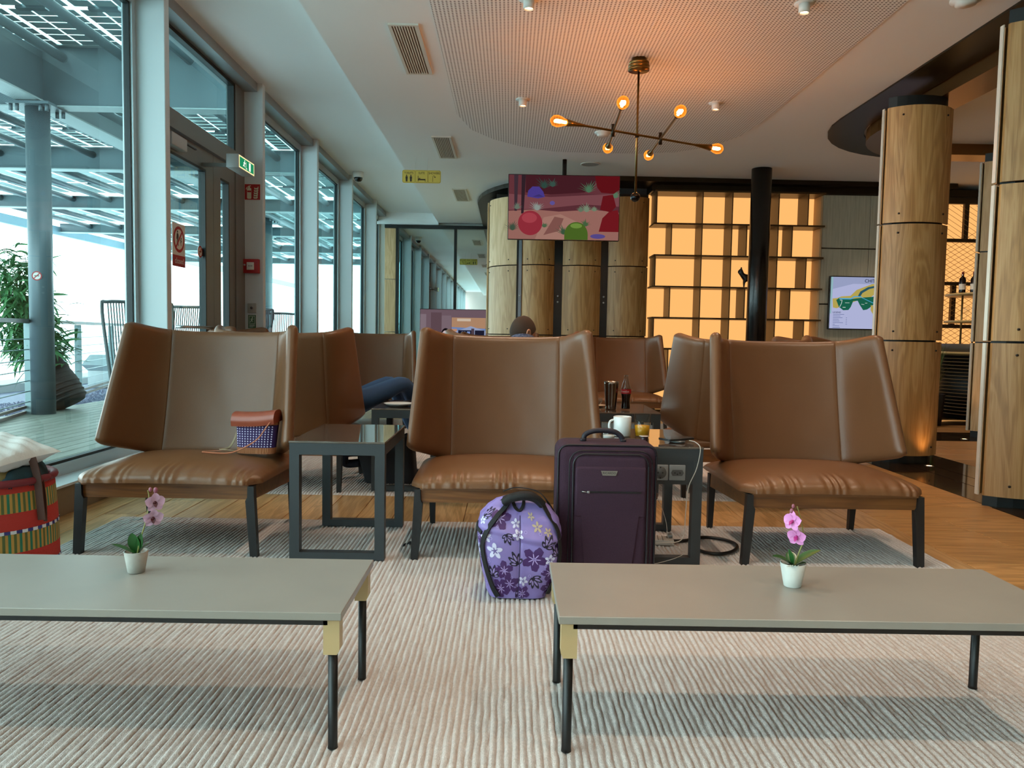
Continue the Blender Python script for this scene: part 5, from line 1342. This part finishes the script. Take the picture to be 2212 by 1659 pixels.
# ================================================================ people
SKIN = mat('skin_tone', 'b27a5c', .55); HAIRM = mat('hair_brown', '3d2818', .7, bump=(500, .8)); JEAN = mat('jeans_denim', '1f4468', .8, bump=(300, .5)); SHIRT = mat('shirt_dark', '20242e', .8); SOCK = mat('sock_grey', '6b6a6c', .9); SHOE = mat('shoe_dark', '17171a', .6)
def head_mesh(b, c, fwd, up=(0, 0, 1), s=1.0):
    """head with brow, nose, lips, chin and ears; c is the middle of the skull"""
    f = Vector(fwd).normalized(); u = Vector(up); r = f.cross(u).normalized(); u = r.cross(f).normalized(); c = Vector(c)
    def P(x, y, z): return c + (r * x + f * y + u * z) * s
    def fn(i, j):
        a = 2 * pi * i; t = pi * (j - .5)
        x, y, z = cos(t) * sin(a), cos(t) * cos(a), sin(t)
        X, Y, Z = .074 * x, .095 * y, .115 * z
        if z < 0: X *= 1 - .28 * (-z) ** 1.3; Y = Y * (1 - .12 * (-z)) + .018 * (-z)
        if y > .6: Y -= .012 * (y - .6)
        if abs(x) < .3 and y > 0 and -.42 < z < .12: Y += .026 * math.exp(-(x / .12) ** 2) * math.exp(-((z + .20) / .13) ** 2)
        if y > .3: Y -= .007 * math.exp(-((abs(x) - .38) / .16) ** 2) * math.exp(-((z - .06) / .10) ** 2); Y += .005 * math.exp(-(x / .25) ** 2) * math.exp(-((z + .52) / .07) ** 2)
        return tuple(P(X, Y, Z))
    b.grid(fn, 48, 32, True, True)
    for sx in (-1, 1): b.add(*ear(P, sx), True)
    return P
def ear(P, sx):
    v = []; f = []; n = 14
    for k, (rr, o) in enumerate(((1, 0), (1.0, .012), (.72, .018), (.45, .010))):
        for i in range(n):
            a = 2 * pi * i / n; v.append(P(sx * (.071 + o), -.008 + .019 * rr * cos(a) - o * .5, -.004 + .032 * rr * sin(a)))
    for k in range(3):
        for i in range(n): f.append((k * n + i, k * n + (i + 1) % n, (k + 1) * n + (i + 1) % n, (k + 1) * n + i))
    f.append([3 * n + i for i in range(n)]); return v, f
def hair_cap(parent, P, low=-.05):
    b = MB()
    def fn(i, j):
        a = 2 * pi * i; back = .5 - .5 * cos(a)      # 0 at the forehead, 1 at the nape
        z0 = .45 * (1 - back) ** 1.2 + (-.62) * back ** .7
        z = z0 + (1 - z0) * j; z = max(-1, min(1, z)); q = sqrt(max(0, 1 - z * z))
        x, y = q * sin(a), q * cos(a); e = 1.035
        X, Y, Z = .074 * x * e, .095 * y * e, .115 * z * e
        if z < 0: X *= 1 - .28 * (-z) ** 1.3; Y = Y * (1 - .12 * (-z)) + .018 * (-z)
        return tuple(P(X, Y, Z))
    b.grid(fn, 40, 18, True, True); return b.build('hair', HAIRM, parent)
def figure(name, label, J, headc, face, hands_to, foot_dir, hairlow=0, up=(0, 0, 1)):
    """J: pelvis, waist, chest, neck, and per side shoulder, elbow, wrist, hip, knee, ankle, toe"""
    names = ['pelvis', 'waist', 'chest', 'neck', 'skull']; V = [J['pelvis'], J['waist'], J['chest'], J['neck'], headc]; R = [(.13, .115), (.125, .11), (.15, .12), .055, .05]
    E = [(0, 1), (1, 2), (2, 3), (3, 4)]
    for sd in ('l', 'r'):
        k = len(V); V += [J[sd + 'shoulder'], J[sd + 'elbow'], J[sd + 'wrist'], J[sd + 'hip'], J[sd + 'knee'], J[sd + 'ankle'], J[sd + 'toe']]; R += [.062, .046, .028, .092, .062, .045, .034]
        E += [(2, k), (k, k + 1), (k + 1, k + 2), (0, k + 3), (k + 3, k + 4), (k + 4, k + 5), (k + 5, k + 6)]
        # palm and five fingers
        w_ = Vector(J[sd + 'wrist']); d_ = (Vector(hands_to[sd]) - w_).normalized(); s_ = d_.cross(Vector((0, 0, 1))).normalized(); dn = s_.cross(d_)
        p = len(V); V.append(tuple(w_ + d_ * .055)); R.append((.036, .018)); E.append((k + 2, p))
        for fi, (off, ln) in enumerate(((-.028, .062), (-.010, .074), (.009, .070), (.027, .056))):
            q = len(V); b0 = w_ + d_ * .085 + s_ * off
            V += [tuple(b0), tuple(b0 + d_ * ln * .55 - dn * .010), tuple(b0 + d_ * ln * .9 - dn * .030)]; R += [.0105, .009, .0075]; E += [(p, q), (q, q + 1), (q + 1, q + 2)]
        q = len(V); sg = 1 if sd == 'l' else -1
        V += [tuple(w_ + d_ * .045 + s_ * .040 * sg - dn * .01), tuple(w_ + d_ * .075 + s_ * .055 * sg - dn * .02)]; R += [.012, .009]; E += [(p, q), (q, q + 1)]
    me = skin([tuple(v) for v in V], E, R, 0, 1)
    bm = MB()
    vs_ = [v.co[:] for v in me.vertices]; fs_ = [list(p.vertices) for p in me.polygons]; bpy.data.meshes.remove(me)
    bm.add(vs_, fs_, True)
    hip = Vector(J['pelvis']); ch = Vector(J['chest']); nk = Vector(J['neck'])
    legp = [(Vector(J[s + a]), Vector(J[s + c])) for s in 'lr' for a, c in (('hip', 'knee'), ('knee', 'ankle'))]; footp = [(Vector(J[s + 'ankle']), Vector(J[s + 'toe'])) for s in 'lr']; armp = [(Vector(J[s + 'wrist']), Vector(hands_to[s])) for s in 'lr']; trunk = [(hip, ch), (ch, nk * .6 + ch * .4)] + [(Vector(J[s + a]), Vector(J[s + c])) for s in 'lr' for a, c in (('shoulder', 'elbow'), ('elbow', 'wrist'))]
    def dist(p, seg):
        a, b_ = seg; ab = b_ - a; t = max(0, min(1, (p - a).dot(ab) / ab.length_squared)); return (p - a - ab * t).length
    for i, f in enumerate(fs_):
        c = sum((Vector(vs_[k]) for k in f), Vector()) / len(f)
        D = [min(dist(c, s) for s in trunk) - .05, min(dist(c, s) for s in legp), min(dist(c, s) for s in footp) + .02, min(min(dist(c, s) for s in armp) + .0, (c - (nk * .35 + Vector(headc) * .65)).length - .03)]
        bm.m[i] = D.index(min(D))
    k0 = len(bm.f); bm.mi = 3
    P = head_mesh(bm, headc, face, up)
    o = bm.build(name, [SHIRT, JEAN, SHOE, SKIN]); tag(o, label, 'person')
    hair_cap(o, P)
    return o, P
mx, my = .095, 5.215
J = dict(pelvis=(.07, 4.98, .47), waist=(.07, 4.96, .62), chest=(.08, 4.99, .80), neck=(.092, 5.10, .93), lshoulder=(-.10, 5.0, .84), rshoulder=(.26, 5.0, .84), lelbow=(-.20, 5.12, .60), relbow=(.35, 5.12, .60), lwrist=(-.10, 5.32, .56), rwrist=(.22, 5.34, .56),
         lhip=(-.03, 5.05, .47), rhip=(.17, 5.05, .47), lknee=(-.08, 5.48, .50), rknee=(.24, 5.48, .50), lankle=(-.08, 5.62, .09), rankle=(.24, 5.62, .09), ltoe=(-.09, 5.80, .05), rtoe=(.25, 5.80, .05))
man, P_ = figure('person', 'short haired man seated with his back to us, plaid collar, head turned right', J, (mx, my, 1.015), (.80, .60, -.05), dict(l=(0, 5.45, .54), r=(.12, 5.48, .54)), 1)
PL = mat('plaid_collar', '26304a', .85, var=(70, '56627c', .12))
b = MB(); b.grid(lambda u, v: (.094 + (.060 + .05 * v) * sin(2 * pi * u) * 1.25, 5.155 + (.060 + .045 * v) * cos(2 * pi * u) - .03 * v, .978 - .050 * v + .012 * cos(2 * pi * u) * -1 + .022 * (1 - v) * (.5 - .5 * cos(2 * pi * u))), 36, 6, True, True); b.build('collar', PL, man)
J = dict(pelvis=(-1.14, 5.22, .50), waist=(-1.22, 5.14, .56), chest=(-1.36, 5.04, .64), neck=(-1.50, 5.00, .74), lshoulder=(-1.36, 5.18, .68), rshoulder=(-1.34, 4.92, .62), lelbow=(-1.20, 5.38, .58), relbow=(-1.14, 4.98, .56), lwrist=(-1.26, 5.20, .70), rwrist=(-1.24, 5.06, .68),
         lhip=(-1.10, 5.32, .50), rhip=(-1.06, 5.20, .50), lknee=(-.845, 5.60, .655), rknee=(-.735, 5.50, .655), lankle=(-.72, 5.90, .26), rankle=(-.60, 5.82, .24), ltoe=(-.62, 6.02, .20), rtoe=(-.48, 5.93, .18))
figure('person', 'person in dark blue jeans lounging across a wing armchair, knees drawn up', J, (-1.57, 4.98, .86), (.9, .3, .1), dict(l=(-1.30, 5.10, .76), r=(-1.34, 5.14, .74)), 1, 0, (-.35, -.1, .9))
# ================================================================ signs by the door
RD, WH, BKk = '9c1a20', 'd8d6cc', '1c1718'
def plate(name, label, o, right, w, h, t=.004, cat='sign', col=None):
    r = Vector(right); n = r.cross(Vector((0, 0, 1)))
    e = thing(name, label, cat, o)
    b = MB(); c = [Vector((0, 0, 0)), r * w, r * w - n * 0, Vector((0, 0, 0))]
    v = [Vector((0, 0, 0)), r * w, r * w + Vector((0, 0, h)), Vector((0, 0, h))]
    b.add([p for p in v] + [p - n * t for p in v], [(0, 1, 2, 3), (7, 6, 5, 4), (0, 4, 5, 1), (1, 5, 6, 2), (2, 6, 7, 3), (3, 7, 4, 0)])
    b.build('plate', col or mat('plate_white', 'd4d2cc', .5), e)
    return e, Print((0, 0, 0), right, (0, 0, 1))
e, P = plate('extinguisher_sign', 'red fire extinguisher sign on the grey door post', (-2.482, 7.277, 2.212), (1, 0, 0), .152, .150)
P.poly(RD, [(.004, .004), (.148, .004), (.148, .146), (.004, .146)])
P.poly('c9c4ab', rrect(.026, .012, .066, .112, .010)); P.poly('c9c4ab', [(.038, .11), (.054, .11), (.054, .125), (.038, .125)]); P.polys('c9c4ab', [bar2((.036, .126), (.062, .132), .007), bar2((.036, .122), (.022, .112), .006), bar2((.022, .112), (.018, .098), .006)]); P.poly(RD, [(.028, .072), (.064, .072), (.064, .088), (.028, .088)])
for i in range(5): x = .088 + i * .002; y = .014 + i * .021; P.poly('c9c4ab', [(x, y), (x + .03, y), (x + .038, y + .012), (x + .034, y + .032), (x + .028, y + .016), (x + .012, y + .012), (x - .004, y + .018)])
P.build('print', e)
t = thing('fire_call_point', 'red fire alarm call point on the grey door post', 'alarm', (-2.490, 7.280, 1.535))
MB().rbox(0, -.045, 0, .152, .0, .130, .004).build('housing', mat('alarm_red', 'a01c22', .45), t)
MB().rbox(.042, -.050, .030, .110, -.044, .100, .003).build('glass_plate', mat('plate_white', 'd4d2cc', .5), t)
P = Print((0, -.0505, 0), (1, 0, 0), (0, 0, 1)); P.polys('6b6d72', [bar2((.060, .066), (.068, .066), .010), bar2((.074, .066), (.080, .066), .010), bar2((.086, .066), (.094, .066), .010)]); P.build('print', t)
b = MB(); b.tube([(.022, -.045, .075), (.022, -.049, .075)], .009, 14); b.build('key_hole', mat('steel_small', 'b0b2b3', .3, metal=.8), t)
t = thing('key_switch', 'small grey square key switch on the door post above the green sticker', 'switch', (-2.455, 7.280, 1.165))
MB().rbox(0, -.012, 0, .082, 0, .092, .003).build('plate', mat('switch_grey', '9fa09c', .5), t); b = MB(); b.tube([(.041, -.012, .048), (.041, -.018, .048)], .013, 18); b.build('lock', mat('lock_steel', '5a5c5e', .3, metal=.7), t)
e, P = plate('escape_sticker', 'green running man escape sticker low on the door post', (-2.455, 7.280, 1.02), (1, 0, 0), .080, .130)
P.poly('3c6a52', [(.003, .003), (.077, .003), (.077, .127), (.003, .127)]); P.poly('c4d4c8', [(.012, .045), (.068, .045), (.068, .118), (.012, .118)]); P.poly('3c6a52', [(.016, .049), (.064, .049), (.064, .114), (.016, .114)])
P.poly('c4d4c8', circ(.044, .104, .006, 10)); P.polys('c4d4c8', [bar2((.042, .096), (.036, .076), .010), bar2((.040, .092), (.054, .086), .005), bar2((.036, .076), (.048, .064), .006), bar2((.036, .078), (.022, .058), .006), bar2((.040, .094), (.026, .084), .005)]); P.polys('c4d4c8', [bar2((.014, .034), (.066, .034), .005), bar2((.014, .024), (.066, .024), .004), bar2((.014, .014), (.05, .014), .004)]); P.build('print', e)
# lit exit box
t = thing('exit_sign', 'lit green running man exit box above the terrace door', 'sign', (-2.235, 6.14, 2.275))
MB().rbox(0, 0, 0, .098, .37, .105, .003).build('housing', mat('exit_grey', 'a4a6a6', .5), t); MB().box(-.255, .16, .04, 0, .2, .065).build('bracket', DOORM, t)
P = Print((.0985, 0, 0), (0, 1, 0), (0, 0, 1), 1.0)
P.poly('e8d9a0', [(.004, .004), (.366, .004), (.366, .101), (.004, .101)]); P.poly('1c7a52', [(.018, .014), (.352, .014), (.352, .091), (.018, .091)])
P.poly('e6f2e0', circ(.135, .078, .008, 10)); P.polys('e6f2e0', [bar2((.132, .068), (.118, .046), .016), bar2((.118, .046), (.138, .030), .010), bar2((.118, .048), (.096, .030), .010), bar2((.130, .066), (.152, .056), .008), bar2((.128, .066), (.106, .056), .008), bar2((.165, .025), (.165, .075), .008), bar2((.165, .025), (.19, .025), .008), [(.235, .02), (.275, .02), (.275, .085), (.235, .085)]])
P.build('lit_face', t)
# signs stuck on the door glass
e, P = plate('closed_sign', 'white and red no entry sign reading closed on the door glass', (-2.514, 5.80, 1.475), (0, 1, 0), .225, .325, .003)
P.poly(RD, [(0, 0), (.225, 0), (.225, .085), (0, .085)]); P.poly('a32026', circ(.1125, .205, .098, 36)); P.poly(WH, circ(.1125, .205, .076, 36))
P.poly(BKk, circ(.088, .262, .010, 12)); P.polys(BKk, [bar2((.088, .25), (.088, .205), .022), bar2((.083, .205), (.078, .155), .010), bar2((.093, .205), (.100, .155), .010), bar2((.078, .245), (.070, .205), .008), bar2((.098, .245), (.110, .21), .008)])
P.poly(BKk, circ(.150, .215, .008, 10)); P.polys(BKk, [bar2((.148, .205), (.142, .180), .012), bar2((.142, .18), (.15, .16), .007), bar2((.146, .2), (.160, .19), .006), bar2((.145, .2), (.13, .205), .006)])
P.poly('a32026', bar2((.06, .145), (.165, .265), .018)); P.text('d9c9c4', 'closed', .1125, .042, .062, .006); P.build('print', e)
def nosmoke(e, P, r):
    P.poly('a32026', circ(r, r, r, 30)); P.poly('cfcfc8', circ(r, r, r * .78, 30)); P.polys(BKk, [bar2((r * .5, r * 1.0), (r * 1.5, r * 1.0), r * .16), bar2((r * 1.3, r * 1.15), (r * 1.45, r * 1.4), r * .10)]); P.poly('a32026', bar2((r * .45, r * .45), (r * 1.55, r * 1.55), r * .2)); P.build('print', e)
def disc(name, label, o, right, r):
    rv = Vector(right).normalized(); n = rv.cross(Vector((0, 0, 1))); e = thing(name, label, 'sign', o)
    b = MB(); pts = circ(r, r, r, 30); b.add([rv * x + Vector((0, 0, y)) for x, y in pts] + [rv * x + Vector((0, 0, y)) - n * .003 for x, y in pts], [list(range(30)), list(range(30, 60))[::-1]] + [(i, 30 + i, 30 + (i + 1) % 30, (i + 1) % 30) for i in range(30)]); b.build('plate', mat('plate_white', 'd4d2cc', .5), e)
    nosmoke(e, Print((0, 0, 0), right, (0, 0, 1)), r)
disc('no_smoking_sign', 'round no smoking sticker on the edge of the door glass', (-2.515, 6.272, 1.585), (0, 1, 0), .047)
cdir = Vector((5.38, -8.93, 0)).normalized(); cdir.rotate(Matrix.Rotation(-.32, 3, 'Z')); rgt = Vector((-cdir.y, cdir.x, 0))
p = Vector((-5.38, 8.93, 1.525)) + cdir * .128 - rgt * .052
disc('no_smoking_sign', 'round no smoking sticker on the outdoor steel column', tuple(p), tuple(rgt), .052)

# ================================================================ terrace
DECK = wood('deck_timber', '6d6f64', '81847a', '979a8e', 'Y', 0.5, 1.0)
dk = thing('deck', 'grey weathered timber deck outside the windows', None, kind='structure')
rd = random.Random(11); xx = -2.62; i = 0
while xx > -5.55:
    y = -2 - rd.random() * 3
    while y < 24:
        L = 3.6; MBm = _pl.setdefault(('deck',), None)
        if MBm is None:
            q = MB(); q.rbox(-.133, 0, -.025, -.004, L - .004, 0, .003, 1); MBm = _pl[('deck',)] = q.mesh('plank', DECK)
        put('plank', MBm, dk, (xx, y, -0.005)); y += L
    xx -= .137; i += 1
MB().box(-5.6, -4, -.5, -2.62, 26, -.035).build('joists', mat('joist_dark', '2e3230', .9), dk)
gr = MB(); rg = random.Random(3)
gr.box(-8.2, 5, -.16, -5.6, 26, -.08)
for _ in range(2600):
    x, y = rg.uniform(-7.0, -5.56), rg.uniform(7.5, 15); s = rg.uniform(.016, .042); a = rg.random() * 3
    gr.add([(x + s * cos(a + k * 2.1) * rg.uniform(.7, 1.2), y + s * sin(a + k * 2.1) * rg.uniform(.7, 1.2), -.08) for k in range(3)] + [(x, y, -.08 + s * .8)], [(0, 1, 3), (1, 2, 3), (2, 0, 3)])
stuff(tag(gr.build('slate_gravel', mat('gravel_slate', '6a6c86', .8, var=(25, '8e90a6', .3))), 'purple grey slate chippings beside the deck', 'gravel'))
structure(MB().box(-9.0, 4, -.3, -8.2, 30, .05).box(-9.6, 4, -.6, -9.0, 30, -.02).build('parapet', mat('parapet_pale', 'a6acae', .7)), 'pale low parapet beyond the gravel strip')
structure(MB().box(-2000, -1500, -7.2, -9.6, 1900, -7.0).build('ground', mat('apron_haze_tint', 'b9cdd2', .8, var=(.02, 'c9d9dc', .3))), 'airfield apron far below the terrace, haze put into its pale colour')  # bluish white base colour stands in for haze and glare
# railing
rl = thing('terrace_railing', 'steel railing with thin horizontal cables along the deck edge', 'railing', (0, 0, 0))
RS = mat('rail_steel', '8fa3a6', .4, metal=.3); RT = mat('rail_cap', '5a6060', .5)
A = Vector((-5.52, 8.90, 0)); D = Vector((-.655, 2.2, 0)).normalized(); st = 2.29
def rp(k): return A + D * st * k
for k in range(-3, 6):
    p = rp(k); b = MB(); n = Vector((-D.y, D.x, 0))
    b.T = Matrix(((D.x, n.x, 0, p.x), (D.y, n.y, 0, p.y), (0, 0, 1, 0), (0, 0, 0, 1))); b.rbox(-.012, -.045, -.02, .012, .045, 1.04, .003, 1); b.build('post', RS, rl)
b = MB(); b.strap([rp(-3) + Vector((0, 0, 1.065)), rp(5) + Vector((0, 0, 1.065))], .07, .045); b.build('top_rail', RT, rl)
for z in (.14, .26, .38, .50, .62, .74, .86): b = MB(); b.tube([rp(-3) + Vector((0, 0, z)), rp(5) + Vector((0, 0, z))], .0065, 6); b.build('cable', RS, rl)
b = MB(); 
for z in (.015, .075): b.strap([rp(-3) + Vector((-.05, 0, z)), rp(5) + Vector((-.05, 0, z))], .03, .03)
b.build('kick_rail', mat('kick_brown', '6b5f58', .6), rl)
# roof vent box
t = thing('roof_vent', 'pale hooded roof vent standing beyond the railing', 'vent', (-7.32, 14.0, -.06))
MB().rbox(-.20, -.20, 0, .20, .20, .30, .01).build('base', mat('vent_pale', 'aeb6b8', .5), t)
b = MB(); b.add([(-.20, -.20, .30), (.20, -.20, .30), (.20, .20, .30), (-.20, .20, .30), (-.27, -.27, .40), (.27, -.27, .40), (.27, .27, .40), (-.27, .27, .40), (-.17, -.17, .58), (.17, -.17, .58), (.17, .17, .58), (-.17, .17, .58)], [(0, 1, 5, 4), (1, 2, 6, 5), (2, 3, 7, 6), (3, 0, 4, 7), (4, 5, 9, 8), (5, 6, 10, 9), (6, 7, 11, 10), (7, 4, 8, 11), (8, 9, 10, 11)]); b.build('hood', mat('hood_grey', '93a0a4', .5), t)
# bamboo in a tilted woven pot
bp_ = thing('potted_bamboo', 'leafy bamboo in a leaning woven pot beside the outdoor column', 'plant', (-5.36, 9.42, 0.0))
POTM = mat('woven_pot', '3c3430', .8, bump=(90, .8)); 
b = MB(); b.T = Matrix.Rotation(-.50, 4, 'Y'); b.lathe([(0, .04), (.20, .04), (.225, .08), (.235, .30), (.17, .66), (.155, .66), (.15, .58), (0, .58)], 28, (0.02, 0, 0.02)); b.build('pot', POTM, bp_)
for i in range(9): b = MB(); b.T = Matrix.Rotation(-.50, 4, 'Y'); r_ = .237 - max(0, (i * .065 - .2)) * .16; b.lathe([(r_ - .004, 0), (r_ + .006, .014), (r_ - .004, .03)], 28, (.02, 0, .10 + i * .06)); b.build('woven_ring', POTM, bp_)
rb = random.Random(21); BLF = mat('bamboo_leaf', '45774a', .45, var=(30, '5f9a60', .3)); BST = mat('bamboo_stem', '4f6138', .5)
lv = []
for k in range(3): q = blade((0, 0, 0), (1, 0, .15), (0, 0, 1), (.22, .28, .33)[k], (.019, .021, .023)[k], (.55, .75, .4)[k], 6, .3); lv.append(q.mesh('leaf', BLF))
tops = []
for s_ in range(14):
    top = Vector((rb.uniform(-.95, -.25), rb.uniform(-.25, .25), rb.uniform(1.35, 1.95))); mid_ = Vector((-.40 + rb.uniform(-.12, .08), rb.uniform(-.1, .1), .95 + rb.uniform(-.1, .1)))
    pth = smoothpath([(-.27 + rb.uniform(-.06, .06), rb.uniform(-.05, .05), .52), tuple(mid_), tuple(top)], 8); b = MB(); b.tube(pth, [.009 - .006 * i / len(pth) for i in range(len(pth))], 6); b.build('stem', BST, bp_); tops.append(pth)
for i in range(285):
    pth = rb.choice(tops); p = pth[int(rb.uniform(.22, 1.0) * (len(pth) - 1))]; p = Vector(p) + Vector((rb.gauss(0, .10), rb.gauss(0, .10), rb.gauss(0, .07)))
    o = put('leaf', lv[i % 3], bp_, p, (rb.gauss(0, .5), rb.gauss(.35, .55), rb.uniform(0, 2 * pi)))
fo = MB()
for i in range(900):
    pth = rb.choice(tops); p = Vector(pth[int(rb.uniform(.15, 1.0) * (len(pth) - 1))]) + Vector((rb.gauss(-.03, .12), rb.gauss(0, .12), rb.gauss(.02, .09))); a = rb.uniform(0, 2 * pi)
    q = blade(p, (cos(a), sin(a), rb.gauss(.1, .4)), (0, 0, 1), rb.uniform(.18, .34), .018, rb.uniform(.4, .8), 4, .3); fo.add(q.v, q.f, True)
stuff(fo.build('foliage', BLF, bp_))
# rope chairs on the terrace
def rope_chair(x, y, rz, label, w=.62):
    t = thing('terrace_chair', label, 'chair', (x, y, -.005), rz, 'rope backed terrace chairs')
    m = mat('terrace_frame', '3a4142', .45); h = w / 2
    b = MB(); b.tube(smoothpath([(-h + .05, 0, .40), (-h + .02, .06, .80), (-h, .12, 1.20), (-h + .05, .125, 1.245), (0, .125, 1.25), (h - .05, .125, 1.245), (h, .12, 1.20), (h - .02, .06, .80), (h - .05, 0, .40)], 5), .016, 8); b.build('back_frame', m, t)
    b = MB(); b.tube([(-h + .04, 0, .40), (h - .04, 0, .40), (h - .02, -.52, .42), (-h + .02, -.52, .42), (-h + .04, 0, .40)], .014, 8); b.build('seat_frame', m, t)
    for sx in (-1, 1):
        for yy, y2 in ((.0, .10), (-.52, -.56)): b = MB(); b.tube([(sx * (h - .03), yy, .41), (sx * (h + .0), y2, 0)], .014, 8); b.build('leg', m, t)
    c = MB()
    n = int(w / .026)
    for i in range(n): x_ = -h + .05 + (w - .10) * i / (n - 1); c.tube([(x_ * .9, .0, .42), (x_ * .97, .06, .80), (x_, .122, 1.235)], .0065, 5)
    stuff(c.build('rope_back', mat('rope_grey', '4d5556', .8), t))
    MB().rbox(-h + .05, -.50, .41, h - .05, -.02, .48, .02).build('seat_pad', mat('terrace_pad', '5c6466', .8), t)
    return t
rope_chair(-3.38, 7.15, .75, 'rope backed terrace chair partly hidden behind the first wide post')
rope_chair(-3.55, 8.35, -.1, 'rope backed terrace chair seen through the door below the closed sign')
rope_chair(-3.05, 8.9, -.35, 'rope backed terrace chair seen through the narrow door leaf')
rope_chair(-3.25, 10.6, .2, 'rope backed terrace chair seen through the window right of the door')

# ================================================================ solar canopy over the terrace
rf = thing('roof', 'steel terrace canopy of beams, tubes and see-through solar panels', None, kind='structure')
STL = mat('canopy_steel', '5d6d73', .45, metal=.15); STLL = mat('canopy_flange', '9aa6a6', .5)
BEAMS = [(2.4, 3.5, 4.2), (5.7, 3.5, 4.2), (9.0, 3.5, 4.17), (12.3, 3.47, 3.80), (15.6, 3.38, 3.60), (18.9, 3.30, 3.49), (22.2, 3.25, 3.42), (25.5, 3.22, 3.38)]
TUBZ = [4.05, 4.05, 3.70, 3.55, 3.44, 3.38, 3.34]
XT = [-2.95 - .72 * i for i in range(11)]
for y, z0, z1 in BEAMS:
    MB().box(-10.9, y - .012, z0, -2.68, y + .012, z1).build('beam', STL, rf)
    MB().box(-10.9, y - .10, z0 - .014, -2.68, y + .10, z0).box(-10.9, y - .08, z1, -2.68, y + .08, z1 + .012).build('flange', STLL, rf)
MB().box(-5.41, -1, 3.53, -5.35, 26, 4.12).build('long_beam', STL, rf); MB().box(-5.52, -1, 3.512, -5.24, 26, 3.53).build('flange', STLL, rf)
MB().box(-11.0, -1, 3.22, -10.88, 40, 3.42).build('eave', mat('eave_blue', '7f9fb0', .4), rf)
for cy in (8.93, 17.2):
    MB().lathe([(.125, -.01), (.125, 3.50)], 28, (-5.38, cy, 0)).build('column', mat('column_steel', '5a686e', .4, metal=.15), rf)
    b = MB(); b.box(-5.62, cy - .2, 3.47, -5.14, cy + .2, 3.50)
    for dx in (-.20, -.13, .13, .20):
        for dy in (-.16, 0.16): b.tube([(-5.38 + dx, cy + dy, 3.40), (-5.38 + dx, cy + dy, 3.47)], .022, 6)
    b.build('column_head', STL, rf)
tubem = {}; CELL = mat('solar_cell', '7d9294', .4); PGL = clear('panel_glass', 'e4f0ee', .6, 1.45)
pw, plen = .696, 1.03
def cell_pos():
    for i in range(3):
        for j in range(6): yield .018 + i * .228, .022 + j * .168
def cellmb(b, x, y): return b.box(x, y, -.002, x + .204, y + .146, .002)
_b = MB(); cellmb(_b, 0, 0); CELLM = _b.mesh('cell', CELL)
_b = MB(); [cellmb(_b, x, y) for x, y in cell_pos()]; CELLSM = _b.mesh('cells', CELL)
_b = MB(); _b.box(0, 0, .003, pw, plen, .009); PANM = _b.mesh('solar_panel', PGL)
_b = MB(); _b.box(.0, -.075, -.03, .30, -.005, .012); BRKM = _b.mesh('bracket', STL)
for k in range(len(BEAMS) - 1):
    y0, y1 = BEAMS[k][0], BEAMS[k + 1][0]; z = TUBZ[k]
    for xi, x in enumerate(XT):
        if k not in tubem:
            q = MB(); q.tube([(0, 0, 0), (0, y1 - y0 - .05, 0)], .052, 12); q.tube([(0, y1 - y0 - .05, 0), (0, y1 - y0 - .02, 0)], .052, 12); q.box(-.17, y1 - y0 - .03, -.07, .17, y1 - y0 - .015, .06); tubem[k] = q.mesh('purlin', STL)
        put('purlin', tubem[k], rf, (x, y0 + .02, z))
        for j in range(3):
            px, py, pz = x - .708, y0 + .10 + j * 1.075, z + .13
            if py + plen > y1 - .02: continue
            o = put('solar_panel', PANM, rf, (px, py, pz))
            if k == 1 and j >= 1 and 1 <= xi <= 4:
                for cx, cy in cell_pos(): put('cell', CELLM, o, (cx, cy, 0))
            else: stuff(put('cells', CELLSM, o))
            if j: put('bracket', BRKM, o, (.15, 0, 0))
